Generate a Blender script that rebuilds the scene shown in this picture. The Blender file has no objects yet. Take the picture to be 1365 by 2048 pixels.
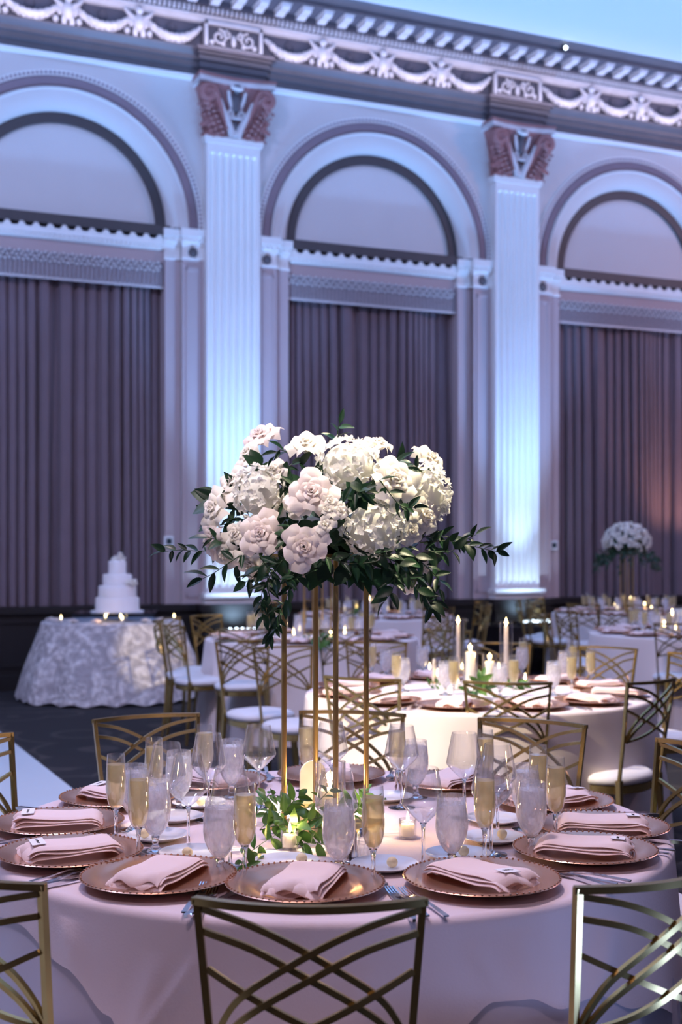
import bpy, bmesh, math, random
from mathutils import Vector, Matrix, Euler
random.seed(7)
S = bpy.context.scene
COL = S.collection
R = math.radians
PI = math.pi

# ------------------------------------------------------------------ camera, world, big lights, exposure
CAMZ = 1.469; FPX = 2568.0; HOR = 1100.0
cd = bpy.data.cameras.new('camera'); cam = bpy.data.objects.new('camera', cd); COL.objects.link(cam)
cam.location = (0, 0, CAMZ); cam.rotation_euler = (R(90), 0, 0)
cd.sensor_fit = 'AUTO'; cd.sensor_width = 36.0; cd.lens = FPX/2048*36
cd.shift_y = (HOR-1024)/2048
cd.clip_start = 0.05; cd.clip_end = 200
cd.dof.use_dof = True; cd.dof.focus_distance = 3.05; cd.dof.aperture_fstop = 4.0
S.camera = cam
S.view_settings.view_transform = 'Standard'; S.view_settings.look = 'None'
S.view_settings.gamma = 1.0; S.view_settings.use_curve_mapping = False
S.view_settings.exposure = 0.0

w = bpy.data.worlds.new('room_glow'); S.world = w; w.use_nodes = True
w.node_tree.nodes['Background'].inputs[0].default_value = (0.46, 0.42, 0.85, 1)
w.node_tree.nodes['Background'].inputs[1].default_value = 0.075

# the back wall: its own axis frame (s along the wall, n out into the room)
TH = R(24.1); WC, WS = math.cos(TH), math.sin(TH)
WP = Vector((-1.251, 14.44, 0))
def W(s, n, z): return Vector((WP.x+s*WC+n*WS, WP.y+s*WS-n*WC, z))

def look(o, target):
    d = Vector(target)-o.location
    o.rotation_euler = d.to_track_quat('-Z', 'Y').to_euler()
def spot(name, loc, target, color, power, deg, blend=0.4, size=0.05):
    l = bpy.data.lights.new(name, 'SPOT'); l.color = color; l.energy = power
    l.spot_size = R(deg); l.spot_blend = blend; l.shadow_soft_size = size
    o = bpy.data.objects.new(name, l); COL.objects.link(o); o.location = loc; look(o, target); return o
def area(name, loc, target, color, power, sx, sy):
    l = bpy.data.lights.new(name, 'AREA'); l.shape = 'RECTANGLE'; l.size = sx; l.size_y = sy
    l.color = color; l.energy = power
    o = bpy.data.objects.new(name, l); COL.objects.link(o); o.location = loc; look(o, target); return o
def point(name, loc, color, power, size=0.012):
    l = bpy.data.lights.new(name, 'POINT'); l.color = color; l.energy = power; l.shadow_soft_size = size
    o = bpy.data.objects.new(name, l); COL.objects.link(o); o.location = loc; return o

BLUE = (0.42, 0.66, 1.0); WARM = (1.0, 0.80, 0.55); PINK = (1.0, 0.72, 0.72)
# blue-white uplights at the foot of each pilaster
for s in (-3.7, 0, 3.7, 7.4):
    spot('pilaster_uplight', W(s, 0.55, 0.64), W(s, 0.13, 3.6), (0.38, 0.63, 1.0), 360, 44, 1.0, 0.04)
    spot('pilaster_foot_light', W(s, 0.60, 0.62), W(s, 0.10, 1.15), (0.46, 0.70, 1.0), 42, 95, 1.0, 0.04)
    spot('ceiling_uplight', W(s, 0.75, 0.9), W(s, 1.9, 7.6), (0.20, 0.44, 1.0), 1150, 80, 0.9, 0.1)
# added blue spots, out of view in the room, brightening the ceiling
for s in (-5, 1, 7):
    spot('ceiling_fill', W(s, 9.5, 2.6), W(s+.5, 6.5, 7.6), (0.20, 0.44, 1.0), 1900, 100, 0.9, 0.2)
# added fill lamps with no fixture in view; the first is lilac on the wall
area('wall_fill', (-4.5, 3.5, 6.9), W(1.5, 0, 4.2), (0.50, 0.55, 1.0), 310, 1.2, 0.6)
area('wall_side_fill', W(10.5, 6.0, 6.8), W(1.5, 0, 2.5), (1.0, 0.60, 0.74), 180, 1.2, 0.6)  # added pink fill grazing the wall from the right
area('table_fill', (-0.9, 4.3, 7.3), (-0.2, 3.7, 0.8), (1.0, 0.74, 0.80), 260, 0.9, 0.5)  # added overhead fill to brighten the nearest tabletop
area('front_fill', (-0.8, -1.6, 6.6), (0.0, 3.4, 0.9), (1.0, 0.72, 0.86), 80, 0.9, 0.5)  # added weak pink fill from the camera side
# cove strip on top of the architrave lighting the frieze
cv = area('frieze_cove_strip', W(1.85, 0.34, 6.96), W(1.85, 0.06, 7.3), (0.92, 0.80, 1.0), 26, 13.5, 0.05)
cv.rotation_euler = (Matrix.Rotation(TH, 3, 'Z') @ Matrix.Rotation(R(180-35), 3, 'X')).to_euler()
# peach uplight washing the right curtain
spot('peach_uplight', W(6.35, 0.55, 1.3), W(6.25, -0.2, 2.9), (1.0, 0.50, 0.38), 75, 80, 1.0, 0.05)
# pin spots in the ceiling
spot('bouquet_pin_spot', (2.0, 3.1, 7.2), (0.09, 3.28, 1.60), (1.0, 0.84, 0.58), 5200, 6.4, 0.7, 0.04)
spot('bouquet_front_fill', (-1.9, -0.6, 6.6), (-0.09, 3.25, 1.57), (1.0, 0.86, 0.84), 1900, 5.6, 0.7, 0.05)  # added front fill for the blooms facing the camera
spot('table_pin_spot', (-4.2, 3.0, 5.6), (0.62, 6.1, 0.72), (1.0, 0.82, 0.55), 4200, 13, 0.6, 0.04)
spot('cake_pin_spot', (1.7, 5.0, 3.0), (-1.72, 12.2, 0.50), (1.0, 0.80, 0.5), 1500, 6.5, 0.6, 0.03)
spot('right_pin_spot', (0.6, 3.0, 6.8), (1.75, 7.5, 0.8), (1.0, 0.78, 0.40), 3600, 11, 0.7, 0.04)
# blue effect light behind the camera to the right
area('blue_floor_uplight', (1.85, 1.85, 0.10), (0.52, 2.25, 0.82), (0.30, 0.46, 1.0), 1.6, 0.5, 0.25).data.spread = R(50)

# ------------------------------------------------------------------ helpers
def px(x, y, z=0.76):
    """world point at height z seen at photo pixel x,y"""
    d = FPX*(CAMZ-z)/(y-HOR)
    return Vector(((x-682.5)*d/FPX, d, z))
def pxd(x, y, d):
    return Vector(((x-682.5)*d/FPX, d, CAMZ-(y-HOR)*d/FPX))

class MB:
    def __init__(s): s.v = []; s.f = []; s.m = []; s.cur = 0
    def add(s, vs, fs):
        b = len(s.v); s.v += [tuple(p) for p in vs]
        for f in fs: s.f.append(tuple(i+b for i in f)); s.m.append(s.cur)
        return s
    def box(s, x0, x1, y0, y1, z0, z1):
        return s.add([(x0,y0,z0),(x1,y0,z0),(x1,y1,z0),(x0,y1,z0),(x0,y0,z1),(x1,y0,z1),(x1,y1,z1),(x0,y1,z1)],
              [(0,3,2,1),(4,5,6,7),(0,1,5,4),(1,2,6,5),(2,3,7,6),(3,0,4,7)])
    def lathe(s, prof, n=24, c=(0,0,0), ax=None, full=1.0):
        vs = []; fs = []; k = len(prof)
        for i in range(n):
            a = 2*PI*i/n; ca, sa = math.cos(a), math.sin(a)
            for r, z in prof: vs.append(Vector((r*ca, r*sa, z)))
        if ax is not None:
            q = Vector((0,0,1)).rotation_difference(Vector(ax)); vs = [q @ v for v in vs]
        vs = [v+Vector(c) for v in vs]
        for i in range(n):
            j = (i+1) % n
            for t in range(k-1):
                fs.append((i*k+t, j*k+t, j*k+t+1, i*k+t+1))
        return s.add(vs, fs)
    def tube(s, path, r, n=8, caps=True):
        path = [Vector(p) for p in path]; L = len(path)
        rr = r if isinstance(r, (list, tuple)) else [r]*L
        vs = []; fs = []; prev = None
        for i, p in enumerate(path):
            t = (path[min(i+1, L-1)]-path[max(i-1, 0)]).normalized()
            if prev is None:
                u = t.orthogonal().normalized()
            else:
                u = (prev - t*prev.dot(t)); u = u.normalized() if u.length > 1e-6 else t.orthogonal().normalized()
            prev = u; v = t.cross(u)
            for k in range(n):
                a = 2*PI*k/n; vs.append(p+(u*math.cos(a)+v*math.sin(a))*rr[i])
        for i in range(L-1):
            for k in range(n):
                k2 = (k+1) % n; fs.append((i*n+k, i*n+k2, (i+1)*n+k2, (i+1)*n+k))
        if caps: fs.append(tuple(range(n))[::-1]); fs.append(tuple((L-1)*n+k for k in range(n)))
        return s.add(vs, fs)
    def bar(s, path, wid, thk, up=(0,1,0)):
        """rectangular bar swept on path; thk along 'up', wid across"""
        path = [Vector(p) for p in path]; L = len(path); up = Vector(up); vs = []; fs = []
        for i, p in enumerate(path):
            t = (path[min(i+1, L-1)]-path[max(i-1, 0)]).normalized()
            a = t.cross(up).normalized(); b = a.cross(t).normalized()
            ww = wid[i] if isinstance(wid, (list, tuple)) else wid
            tt = thk[i] if isinstance(thk, (list, tuple)) else thk
            for sa, sb in ((-1,-1),(1,-1),(1,1),(-1,1)): vs.append(p+a*sa*ww/2+b*sb*tt/2)
        for i in range(L-1):
            for k in range(4):
                k2 = (k+1) % 4; fs.append((i*4+k, i*4+k2, (i+1)*4+k2, (i+1)*4+k))
        fs.append((3,2,1,0)); fs.append(tuple((L-1)*4+k for k in range(4)))
        return s.add(vs, fs)
    def grid(s, fn, nu, nv, flip=False):
        vs = [fn(i/(nu-1), j/(nv-1)) for i in range(nu) for j in range(nv)]
        fs = []
        for i in range(nu-1):
            for j in range(nv-1):
                q = (i*nv+j, (i+1)*nv+j, (i+1)*nv+j+1, i*nv+j+1)
                fs.append(q[::-1] if flip else q)
        return s.add(vs, fs)
    def blob(s, c, r, n=8, m=6):
        c = Vector(c); r = r if isinstance(r, (tuple, list)) else (r, r, r)
        prof = [(math.sin(PI*j/m), -math.cos(PI*j/m)) for j in range(m+1)]
        vs = []; fs = []
        for i in range(n):
            a = 2*PI*i/n
            for q, z in prof: vs.append(c+Vector((q*math.cos(a)*r[0], q*math.sin(a)*r[1], z*r[2])))
        k = m+1
        for i in range(n):
            j = (i+1) % n
            for t in range(m): fs.append((i*k+t, j*k+t, j*k+t+1, i*k+t+1))
        return s.add(vs, fs)
    def extrude(s, poly, h0, h1, mapf):
        """poly 2D list; mapf(a,b,h)->3D"""
        n = len(poly); vs = [mapf(a, b, h0) for a, b in poly]+[mapf(a, b, h1) for a, b in poly]
        fs = [(i, (i+1) % n, n+(i+1) % n, n+i) for i in range(n)]
        fs.append(tuple(range(n))[::-1]); fs.append(tuple(range(n, 2*n)))
        return s.add(vs, fs)
    def mesh(s, name, mats, smooth=True, angle=40):
        me = bpy.data.meshes.new(name); me.from_pydata(s.v, [], s.f)
        if not isinstance(mats, (list, tuple)): mats = [mats]
        for m in mats: me.materials.append(m)
        me.polygons.foreach_set('material_index', s.m)
        bm = bmesh.new(); bm.from_mesh(me)
        bmesh.ops.remove_doubles(bm, verts=bm.verts, dist=1e-5)
        bmesh.ops.dissolve_degenerate(bm, edges=bm.edges, dist=1e-6)
        bmesh.ops.recalc_face_normals(bm, faces=bm.faces); bm.to_mesh(me); bm.free()
        if smooth:
            me.polygons.foreach_set('use_smooth', [True]*len(me.polygons)); me.set_sharp_from_angle(angle=R(angle))
        me.update(); return me

def obj(name, me, parent=None, loc=(0,0,0), rot=(0,0,0), scale=None):
    o = bpy.data.objects.new(name, me); COL.objects.link(o); o.location = loc; o.rotation_euler = rot
    if scale is not None: o.scale = scale if isinstance(scale, (tuple, list, Vector)) else (scale,)*3
    if parent: o.parent = parent
    return o
def empty(name, loc=(0,0,0), rotz=0):
    o = bpy.data.objects.new(name, None); COL.objects.link(o); o.location = loc; o.rotation_euler = (0,0,rotz); o.empty_display_size = .05
    return o
def tag(o, label=None, cat=None, group=None, kind=None):
    if label: o['label'] = label
    if cat: o['category'] = cat
    if group: o['group'] = group
    if kind: o['kind'] = kind
    return o

class Proto:
    """shared meshes of one kind of thing; spawn makes an individual with its own parts"""
    def __init__(s, name): s.name = name; s.parts = []
    def part(s, name, me, parent=None, loc=(0,0,0), rot=(0,0,0), kind=None, label=None):
        s.parts.append((name, me, parent, loc, rot, kind, label)); return len(s.parts)-1
    def spawn(s, loc, rotz=0, label=None, cat=None, group=None, scale=None, skip=()):
        r = empty(s.name, loc, rotz)
        if scale: r.scale = (scale,)*3
        made = []
        for i, (nm, me, pa, l, ro, kind, lab) in enumerate(s.parts):
            if nm in skip: made.append(None); continue
            o = obj(nm, me, made[pa] if pa is not None else r, l, ro)
            if kind: o['kind'] = kind
            if lab: o['label'] = lab
            made.append(o)
        tag(r, label, cat, group); return r

# ------------------------------------------------------------------ materials
def nodes(name):
    m = bpy.data.materials.new(name); m.use_nodes = True
    nt = m.node_tree; return m, nt, nt.nodes['Principled BSDF']
def mat(name, col, rough=.6, metal=0, var=.08, scale=8, bump=0, bscale=60, spec=.5, sheen=0, coat=0, aniso=None, emit=None):
    m, nt, b = nodes(name); N = nt.nodes; L = nt.links
    tc = N.new('ShaderNodeTexCoord'); nz = N.new('ShaderNodeTexNoise'); nz.inputs['Scale'].default_value = scale
    nz.inputs['Detail'].default_value = 4
    L.new(tc.outputs['Object'], nz.inputs['Vector'])
    mx = N.new('ShaderNodeMix'); mx.data_type = 'RGBA'
    mx.inputs['A'].default_value = tuple(max(0, c*(1-var)) for c in col)+(1,)
    mx.inputs['B'].default_value = tuple(min(1, c*(1+var)) for c in col)+(1,)
    L.new(nz.outputs['Fac'], mx.inputs['Factor']); L.new(mx.outputs['Result'], b.inputs['Base Color'])
    b.inputs['Roughness'].default_value = rough; b.inputs['Metallic'].default_value = metal
    b.inputs['Specular IOR Level'].default_value = spec
    if sheen: b.inputs['Sheen Weight'].default_value = sheen
    if coat: b.inputs['Coat Weight'].default_value = coat
    if bump:
        n2 = N.new('ShaderNodeTexNoise'); n2.inputs['Scale'].default_value = bscale; n2.inputs['Detail'].default_value = 3
        L.new(tc.outputs['Object'], n2.inputs['Vector'])
        bp = N.new('ShaderNodeBump'); bp.inputs['Strength'].default_value = bump; bp.inputs['Distance'].default_value = .01
        L.new(n2.outputs['Fac'], bp.inputs['Height']); L.new(bp.outputs['Normal'], b.inputs['Normal'])
    if emit:
        b.inputs['Emission Color'].default_value = tuple(emit[:3])+(1,); b.inputs['Emission Strength'].default_value = emit[3]
        m.cycles.emission_sampling = 'NONE'
    return m
def leafmat(name, c1, c2):
    m, nt, b = nodes(name); N = nt.nodes; L = nt.links
    oi = N.new('ShaderNodeObjectInfo'); mx = N.new('ShaderNodeMix'); mx.data_type = 'RGBA'
    mx.inputs['A'].default_value = c1+(1,); mx.inputs['B'].default_value = c2+(1,)
    L.new(oi.outputs['Random'], mx.inputs['Factor']); L.new(mx.outputs['Result'], b.inputs['Base Color'])
    b.inputs['Roughness'].default_value = .42
    tr = N.new('ShaderNodeBsdfTranslucent'); L.new(mx.outputs['Result'], tr.inputs['Color'])
    ms = N.new('ShaderNodeMixShader'); ms.inputs[0].default_value = .2
    L.new(b.outputs[0], ms.inputs[1]); L.new(tr.outputs[0], ms.inputs[2]); L.new(ms.outputs[0], N['Material Output'].inputs[0])
    return m
def petalmat(name, c1, c2, trans=.3, scale=14):
    m, nt, b = nodes(name); N = nt.nodes; L = nt.links
    tc = N.new('ShaderNodeTexCoord'); nz = N.new('ShaderNodeTexNoise'); nz.inputs['Scale'].default_value = scale
    L.new(tc.outputs['Object'], nz.inputs['Vector'])
    mx = N.new('ShaderNodeMix'); mx.data_type = 'RGBA'; mx.inputs['A'].default_value = c1+(1,); mx.inputs['B'].default_value = c2+(1,)
    L.new(nz.outputs['Fac'], mx.inputs['Factor']); L.new(mx.outputs['Result'], b.inputs['Base Color'])
    b.inputs['Roughness'].default_value = .6; b.inputs['Specular IOR Level'].default_value = .25
    tr = N.new('ShaderNodeBsdfTranslucent'); L.new(mx.outputs['Result'], tr.inputs['Color'])
    ms = N.new('ShaderNodeMixShader'); ms.inputs[0].default_value = trans
    L.new(b.outputs[0], ms.inputs[1]); L.new(tr.outputs[0], ms.inputs[2]); L.new(ms.outputs[0], N['Material Output'].inputs[0])
    return m
def thinglass(name, tint=(.97,.98,1), frost=0.0, frostcol=(.85,.88,.92), edge=.32, nscale=40, fvar=.3):
    """thin-walled glass: clear sheet with a grazing-angle reflection; frost = condensation, or a pale haze added to clear glass"""
    m = bpy.data.materials.new(name); m.use_nodes = True; nt = m.node_tree; N = nt.nodes; L = nt.links
    N.remove(N['Principled BSDF'])
    t = N.new('ShaderNodeBsdfTransparent'); t.inputs[0].default_value = tint+(1,)
    g = N.new('ShaderNodeBsdfGlossy'); g.inputs['Roughness'].default_value = .03
    lw = N.new('ShaderNodeLayerWeight'); lw.inputs['Blend'].default_value = edge
    mp = N.new('ShaderNodeMath'); mp.operation = 'MULTIPLY_ADD'; mp.inputs[1].default_value = .75; mp.inputs[2].default_value = .035
    L.new(lw.outputs['Facing'], mp.inputs[0])
    ms = N.new('ShaderNodeMixShader'); L.new(mp.outputs[0], ms.inputs[0]); L.new(t.outputs[0], ms.inputs[1]); L.new(g.outputs[0], ms.inputs[2])
    out = ms
    if frost:
        d = N.new('ShaderNodeBsdfDiffuse'); d.inputs[0].default_value = frostcol+(1,)
        tl = N.new('ShaderNodeBsdfTranslucent'); tl.inputs[0].default_value = frostcol+(1,)
        m2 = N.new('ShaderNodeMixShader'); m2.inputs[0].default_value = .62; L.new(d.outputs[0], m2.inputs[1]); L.new(tl.outputs[0], m2.inputs[2])
        tc = N.new('ShaderNodeTexCoord'); nz = N.new('ShaderNodeTexNoise'); nz.inputs['Scale'].default_value = nscale; nz.inputs['Detail'].default_value = 5
        mpn = N.new('ShaderNodeMapping'); mpn.inputs['Scale'].default_value = (1,1,.45)
        L.new(tc.outputs['Object'], mpn.inputs[0]); L.new(mpn.outputs[0], nz.inputs['Vector'])
        mr = N.new('ShaderNodeMapRange'); mr.inputs['From Min'].default_value = .3; mr.inputs['From Max'].default_value = .7
        mr.inputs['To Min'].default_value = max(0, frost-fvar); mr.inputs['To Max'].default_value = min(1, frost+fvar)
        L.new(nz.outputs['Fac'], mr.inputs['Value'])
        m3 = N.new('ShaderNodeMixShader'); L.new(mr.outputs['Result'], m3.inputs[0]); L.new(ms.outputs[0], m3.inputs[1]); L.new(m2.outputs[0], m3.inputs[2])
        out = m3
    L.new(out.outputs[0], N['Material Output'].inputs[0]); return m
def solidglass(name):
    m, nt, b = nodes(name)
    b.inputs['Base Color'].default_value = (.96,.98,1,1); b.inputs['Transmission Weight'].default_value = 1
    b.inputs['Roughness'].default_value = .02; b.inputs['IOR'].default_value = 1.45
    return m
def emitmat(name, col, st):
    m = bpy.data.materials.new(name); m.use_nodes = True; N = m.node_tree.nodes; N.remove(N['Principled BSDF'])
    e = N.new('ShaderNodeEmission'); e.inputs[0].default_value = tuple(col)+(1,); e.inputs[1].default_value = st
    m.node_tree.links.new(e.outputs[0], N['Material Output'].inputs[0]); m.cycles.emission_sampling = 'NONE'; return m

M = {}
M['plaster'] = mat('cream_plaster', (.66,.62,.60), .7, var=.05, scale=1.5, bump=.1, bscale=30)
M['plaster_pink'] = mat('rosy_plaster', (.48,.385,.39), .7, var=.05, scale=1.5)
M['white_plaster'] = mat('white_plaster', (.80,.78,.76), .6, var=.04, scale=3, bump=.12, bscale=25)
M['band_pink'] = mat('mauve_band', (.30,.22,.25), .6, var=.1, scale=6)
M['dark_band'] = mat('dark_brown_band', (.065,.05,.05), .55, var=.15)
M['bronze'] = mat('dark_bronze_paint', (.10,.085,.095), .45, var=.2, scale=5)
M['frieze_dark'] = mat('slate_frieze', (.10,.09,.11), .7, var=.2, scale=6)
M['terracotta'] = mat('terracotta_rose', (.34,.15,.14), .5, var=.3, scale=9)
M['relief'] = mat('ivory_relief', (.62,.58,.58), .5, var=.15, scale=9)
M['wood'] = mat('black_walnut', (.010,.008,.009), .5, var=.4, scale=3)
M['curtain'] = mat('mauve_curtain', (.17,.125,.145), .75, var=.12, scale=4, sheen=.2)
M['valance'] = mat('grey_fringe', (.30,.26,.28), .8, var=.35, scale=30, bump=.5, bscale=90)
M['ceiling'] = mat('ceiling_paint', (.78,.80,.82), .8, var=.02, scale=.6)
M['gold'] = mat('brushed_gold', (.66,.46,.18), .28, .82, var=.12, scale=20)
M['chairgold'] = mat('antique_gold_frame', (.40,.295,.11), .27, .84, var=.15, scale=14)
M['rosegold'] = mat('rose_gold_charger', (.70,.39,.25), .26, .85, var=.10, scale=16)
M['silver'] = mat('polished_steel', (.72,.73,.76), .16, 1, var=.05)
M['seat'] = mat('ivory_seat', (.72,.72,.74), .6, var=.04, bump=.1)
M['cloth'] = mat('blush_cloth', (.74,.62,.64), .85, var=.03, scale=3, sheen=.15, bump=.08, bscale=180)
M['skirt'] = mat('lilac_skirt', (.56,.52,.60), .85, var=.04, scale=3, sheen=.1)
M['ivorycloth'] = mat('ivory_cloth', (.76,.68,.66), .85, var=.03, scale=3)
M['lace'] = mat('ivory_lace', (.70,.66,.66), .85, var=.28, scale=13, bump=.9, bscale=26)
M['napkin'] = mat('blush_napkin', (.84,.68,.65), .85, var=.03, scale=10, bump=.06, bscale=300)
M['china'] = mat('white_china', (.86,.86,.87), .18, var=.01, coat=.3)
M['butter'] = mat('butter', (.86,.74,.46), .6, var=.05, bump=.2, bscale=120)
M['card'] = mat('white_card', (.88,.88,.88), .7, var=.01)
M['ink'] = mat('black_ink', (.02,.02,.025), .6, var=.1)
M['ivorycard'] = mat('ivory_arch_card', (.84,.76,.60), .6, var=.03)
M['icing'] = mat('white_icing', (.86,.82,.80), .5, var=.03, bump=.1)
M['wax'] = mat('ivory_wax', (.92,.86,.74), .5, var=.02)
M['leaf'] = leafmat('dark_green_leaf', (.008,.030,.014), (.022,.075,.030))
M['leafb'] = leafmat('ruscus_leaf', (.045,.14,.025), (.11,.24,.05))
M['stem'] = mat('green_stem', (.03,.07,.025), .5)
M['rose'] = petalmat('ivory_rose_petal', (.88,.84,.74), (.93,.90,.84))
M['blush'] = petalmat('blush_rose_petal', (.91,.79,.74), (.94,.88,.83), scale=3)
M['hydra'] = petalmat('white_hydrangea_petal', (.84,.84,.74), (.95,.94,.90), scale=20)
M['clear'] = thinglass('candle_glass', edge=.36)
M['glass'] = thinglass('clear_glass', edge=.40, frost=.05, fvar=.03)  # faint pale haze in the shader stands in for bright reflections
M['glasstem'] = solidglass('glass_stem')
M['frost'] = thinglass('iced_water_glass', frost=.46, fvar=.16, nscale=55, frostcol=(.92,.91,.93))
M['waterlow'] = thinglass('wet_glass', frost=.26, fvar=.14, nscale=70, frostcol=(.92,.91,.93))
M['wine'] = thinglass('champagne', tint=(.97,.90,.66), frost=.44, frostcol=(.96,.86,.56), nscale=25, fvar=.1)
M['flame'] = emitmat('candle_flame', (1.0,.74,.36), 16)
M['led'] = emitmat('led_lens', (.75,.88,1.0), 9)
M['acrylic'] = thinglass('acrylic', tint=(.9,.95,1), edge=.3)
M['plastic'] = mat('white_plastic', (.72,.74,.76), .4, var=.02)
M['screen'] = mat('dark_screen', (.03,.05,.06), .2, var=.02)
M['black'] = mat('black_metal', (.015,.015,.02), .4, var=.1)
M['dance'] = mat('white_dance_floor', (.62,.70,.74), .32, var=.05, scale=2)
def carpetmat():
    m, nt, b = nodes('swirl_carpet'); N = nt.nodes; L = nt.links
    tc = N.new('ShaderNodeTexCoord'); mp = N.new('ShaderNodeMapping'); mp.inputs['Scale'].default_value = (1.5,1.5,1.5)
    L.new(tc.outputs['Object'], mp.inputs[0])
    vo = N.new('ShaderNodeTexVoronoi'); vo.feature = 'F1'; vo.inputs['Scale'].default_value = 1.0; L.new(mp.outputs[0], vo.inputs['Vector'])
    mu = N.new('ShaderNodeMath'); mu.operation = 'MULTIPLY'; mu.inputs[1].default_value = 17; L.new(vo.outputs['Distance'], mu.inputs[0])
    sn = N.new('ShaderNodeMath'); sn.operation = 'SINE'; L.new(mu.outputs[0], sn.inputs[0])
    cr = N.new('ShaderNodeValToRGB'); cr.color_ramp.elements[0].position = .82; cr.color_ramp.elements[0].color = (.006,.005,.008,1)
    cr.color_ramp.elements[1].position = .97; cr.color_ramp.elements[1].color = (.034,.027,.026,1)
    L.new(sn.outputs[0], cr.inputs[0]); L.new(cr.outputs[0], b.inputs['Base Color']); b.inputs['Roughness'].default_value = .95
    return m
M['carpet'] = carpetmat()
def lacemat():
    m, nt, b = nodes('ivory_floral_lace'); N = nt.nodes; L = nt.links
    tc = N.new('ShaderNodeTexCoord'); nz = N.new('ShaderNodeTexNoise'); nz.inputs['Scale'].default_value = 6; nz.inputs['Detail'].default_value = 6
    nz.inputs['Distortion'].default_value = 2.2
    L.new(tc.outputs['Object'], nz.inputs['Vector'])
    vo = N.new('ShaderNodeTexVoronoi'); vo.inputs['Scale'].default_value = 15; L.new(tc.outputs['Object'], vo.inputs['Vector'])
    mx = N.new('ShaderNodeMath'); mx.operation = 'MULTIPLY_ADD'; mx.inputs[1].default_value = -.35; L.new(vo.outputs['Distance'], mx.inputs[0]); L.new(nz.outputs['Fac'], mx.inputs[2])
    cr = N.new('ShaderNodeValToRGB'); cr.color_ramp.elements[0].position = .22; cr.color_ramp.elements[0].color = (.40,.37,.38,1)
    cr.color_ramp.elements[1].position = .52; cr.color_ramp.elements[1].color = (.74,.70,.69,1)
    L.new(mx.outputs[0], cr.inputs[0]); L.new(cr.outputs[0], b.inputs['Base Color']); b.inputs['Roughness'].default_value = .9
    bp = N.new('ShaderNodeBump'); bp.inputs['Strength'].default_value = .8; bp.inputs['Distance'].default_value = .03; L.new(mx.outputs[0], bp.inputs['Height']); L.new(bp.outputs[0], b.inputs['Normal'])
    return m
M['lace'] = lacemat()
# ------------------------------------------------------------------ the room
def wobj(name, me, parent=None, kind=True):
    if parent: o = obj(name, me, parent)
    else:
        o = obj(name, me, None, WP, (0,0,TH))
        if kind: o['kind'] = 'structure'
    return o
def wempty(name):
    e = empty(name, WP, TH); e['kind'] = 'structure'; return e

# floor: carpet
m = MB(); m.grid(lambda u, v: Vector((-14+28*u, -3+26*v, 0)), 2, 2)
tag(obj('floor', m.mesh('floor', M['carpet'], False)), 'dark carpet with faint tan ring swirls', kind='structure')
# ceiling
m = MB(); m.box(-16, 16, -0.2, 16, 7.60, 7.75)
ce = obj('ceiling', m.mesh('ceiling', M['ceiling'], False), None, W(1.85, 16.2-.2, 0), (0,0,TH)); ce['kind'] = 'structure'
ce.location = W(1.85, 16.0, 0)

BAYS = (-1.85, 1.85, 5.55); PILS = (-3.7, 0.0, 3.7, 7.4)
Z0 = 5.03; RO = 1.53
# wall plane with arched openings, spandrels up to the entablature; recessed below
def arch_pt(c, r, a): return (c+r*math.cos(a), Z0+r*math.sin(a))
m = MB()
ZT = 7.60
for c in BAYS:
    n = 32
    for i in range(n):
        a0 = PI*i/n; a1 = PI*(i+1)/n
        p0 = arch_pt(c, 1.36, a0); p1 = arch_pt(c, 1.36, a1)
        def top(a):
            x = c+1.85*max(-1, min(1, math.cos(a)/max(abs(math.cos(a)), abs(math.sin(a))*0.7)))
            return x
        q0 = (c+1.85*(1-2*i/n), ZT); q1 = (c+1.85*(1-2*(i+1)/n), ZT)
        m.add([(p0[0],0,p0[1]),(p1[0],0,p1[1]),(q1[0],0,q1[1]),(q0[0],0,q0[1])], [(0,1,2,3)])
    for sg in (-1, 1):
        x0, x1 = c+sg*1.36, c+sg*1.85
        m.add([(x0,0,Z0),(x1,0,Z0),(x1,0,ZT)], [(0,1,2)])
        m.box(min(c+sg*1.29, x1), max(c+sg*1.29, x1), 0, .3, 0, Z0)           # jamb masses
    # recess back wall
    m.box(c-1.40, c+1.40, .32, .36, 0, 7.0)
for x0, x1 in ((-9.5, -3.7), (7.4, 13.0)): m.box(x0, x1, 0, .3, 0, ZT)
wb = wobj('wall_back', m.mesh('wall_back', M['plaster'], False)); tag(wb, 'lilac lit plaster wall with tall arched bays')

tn = 0
def trim(label):
    global tn; tn += 1
    e = wempty('trim_%d' % tn); e['label'] = label; return e

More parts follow.
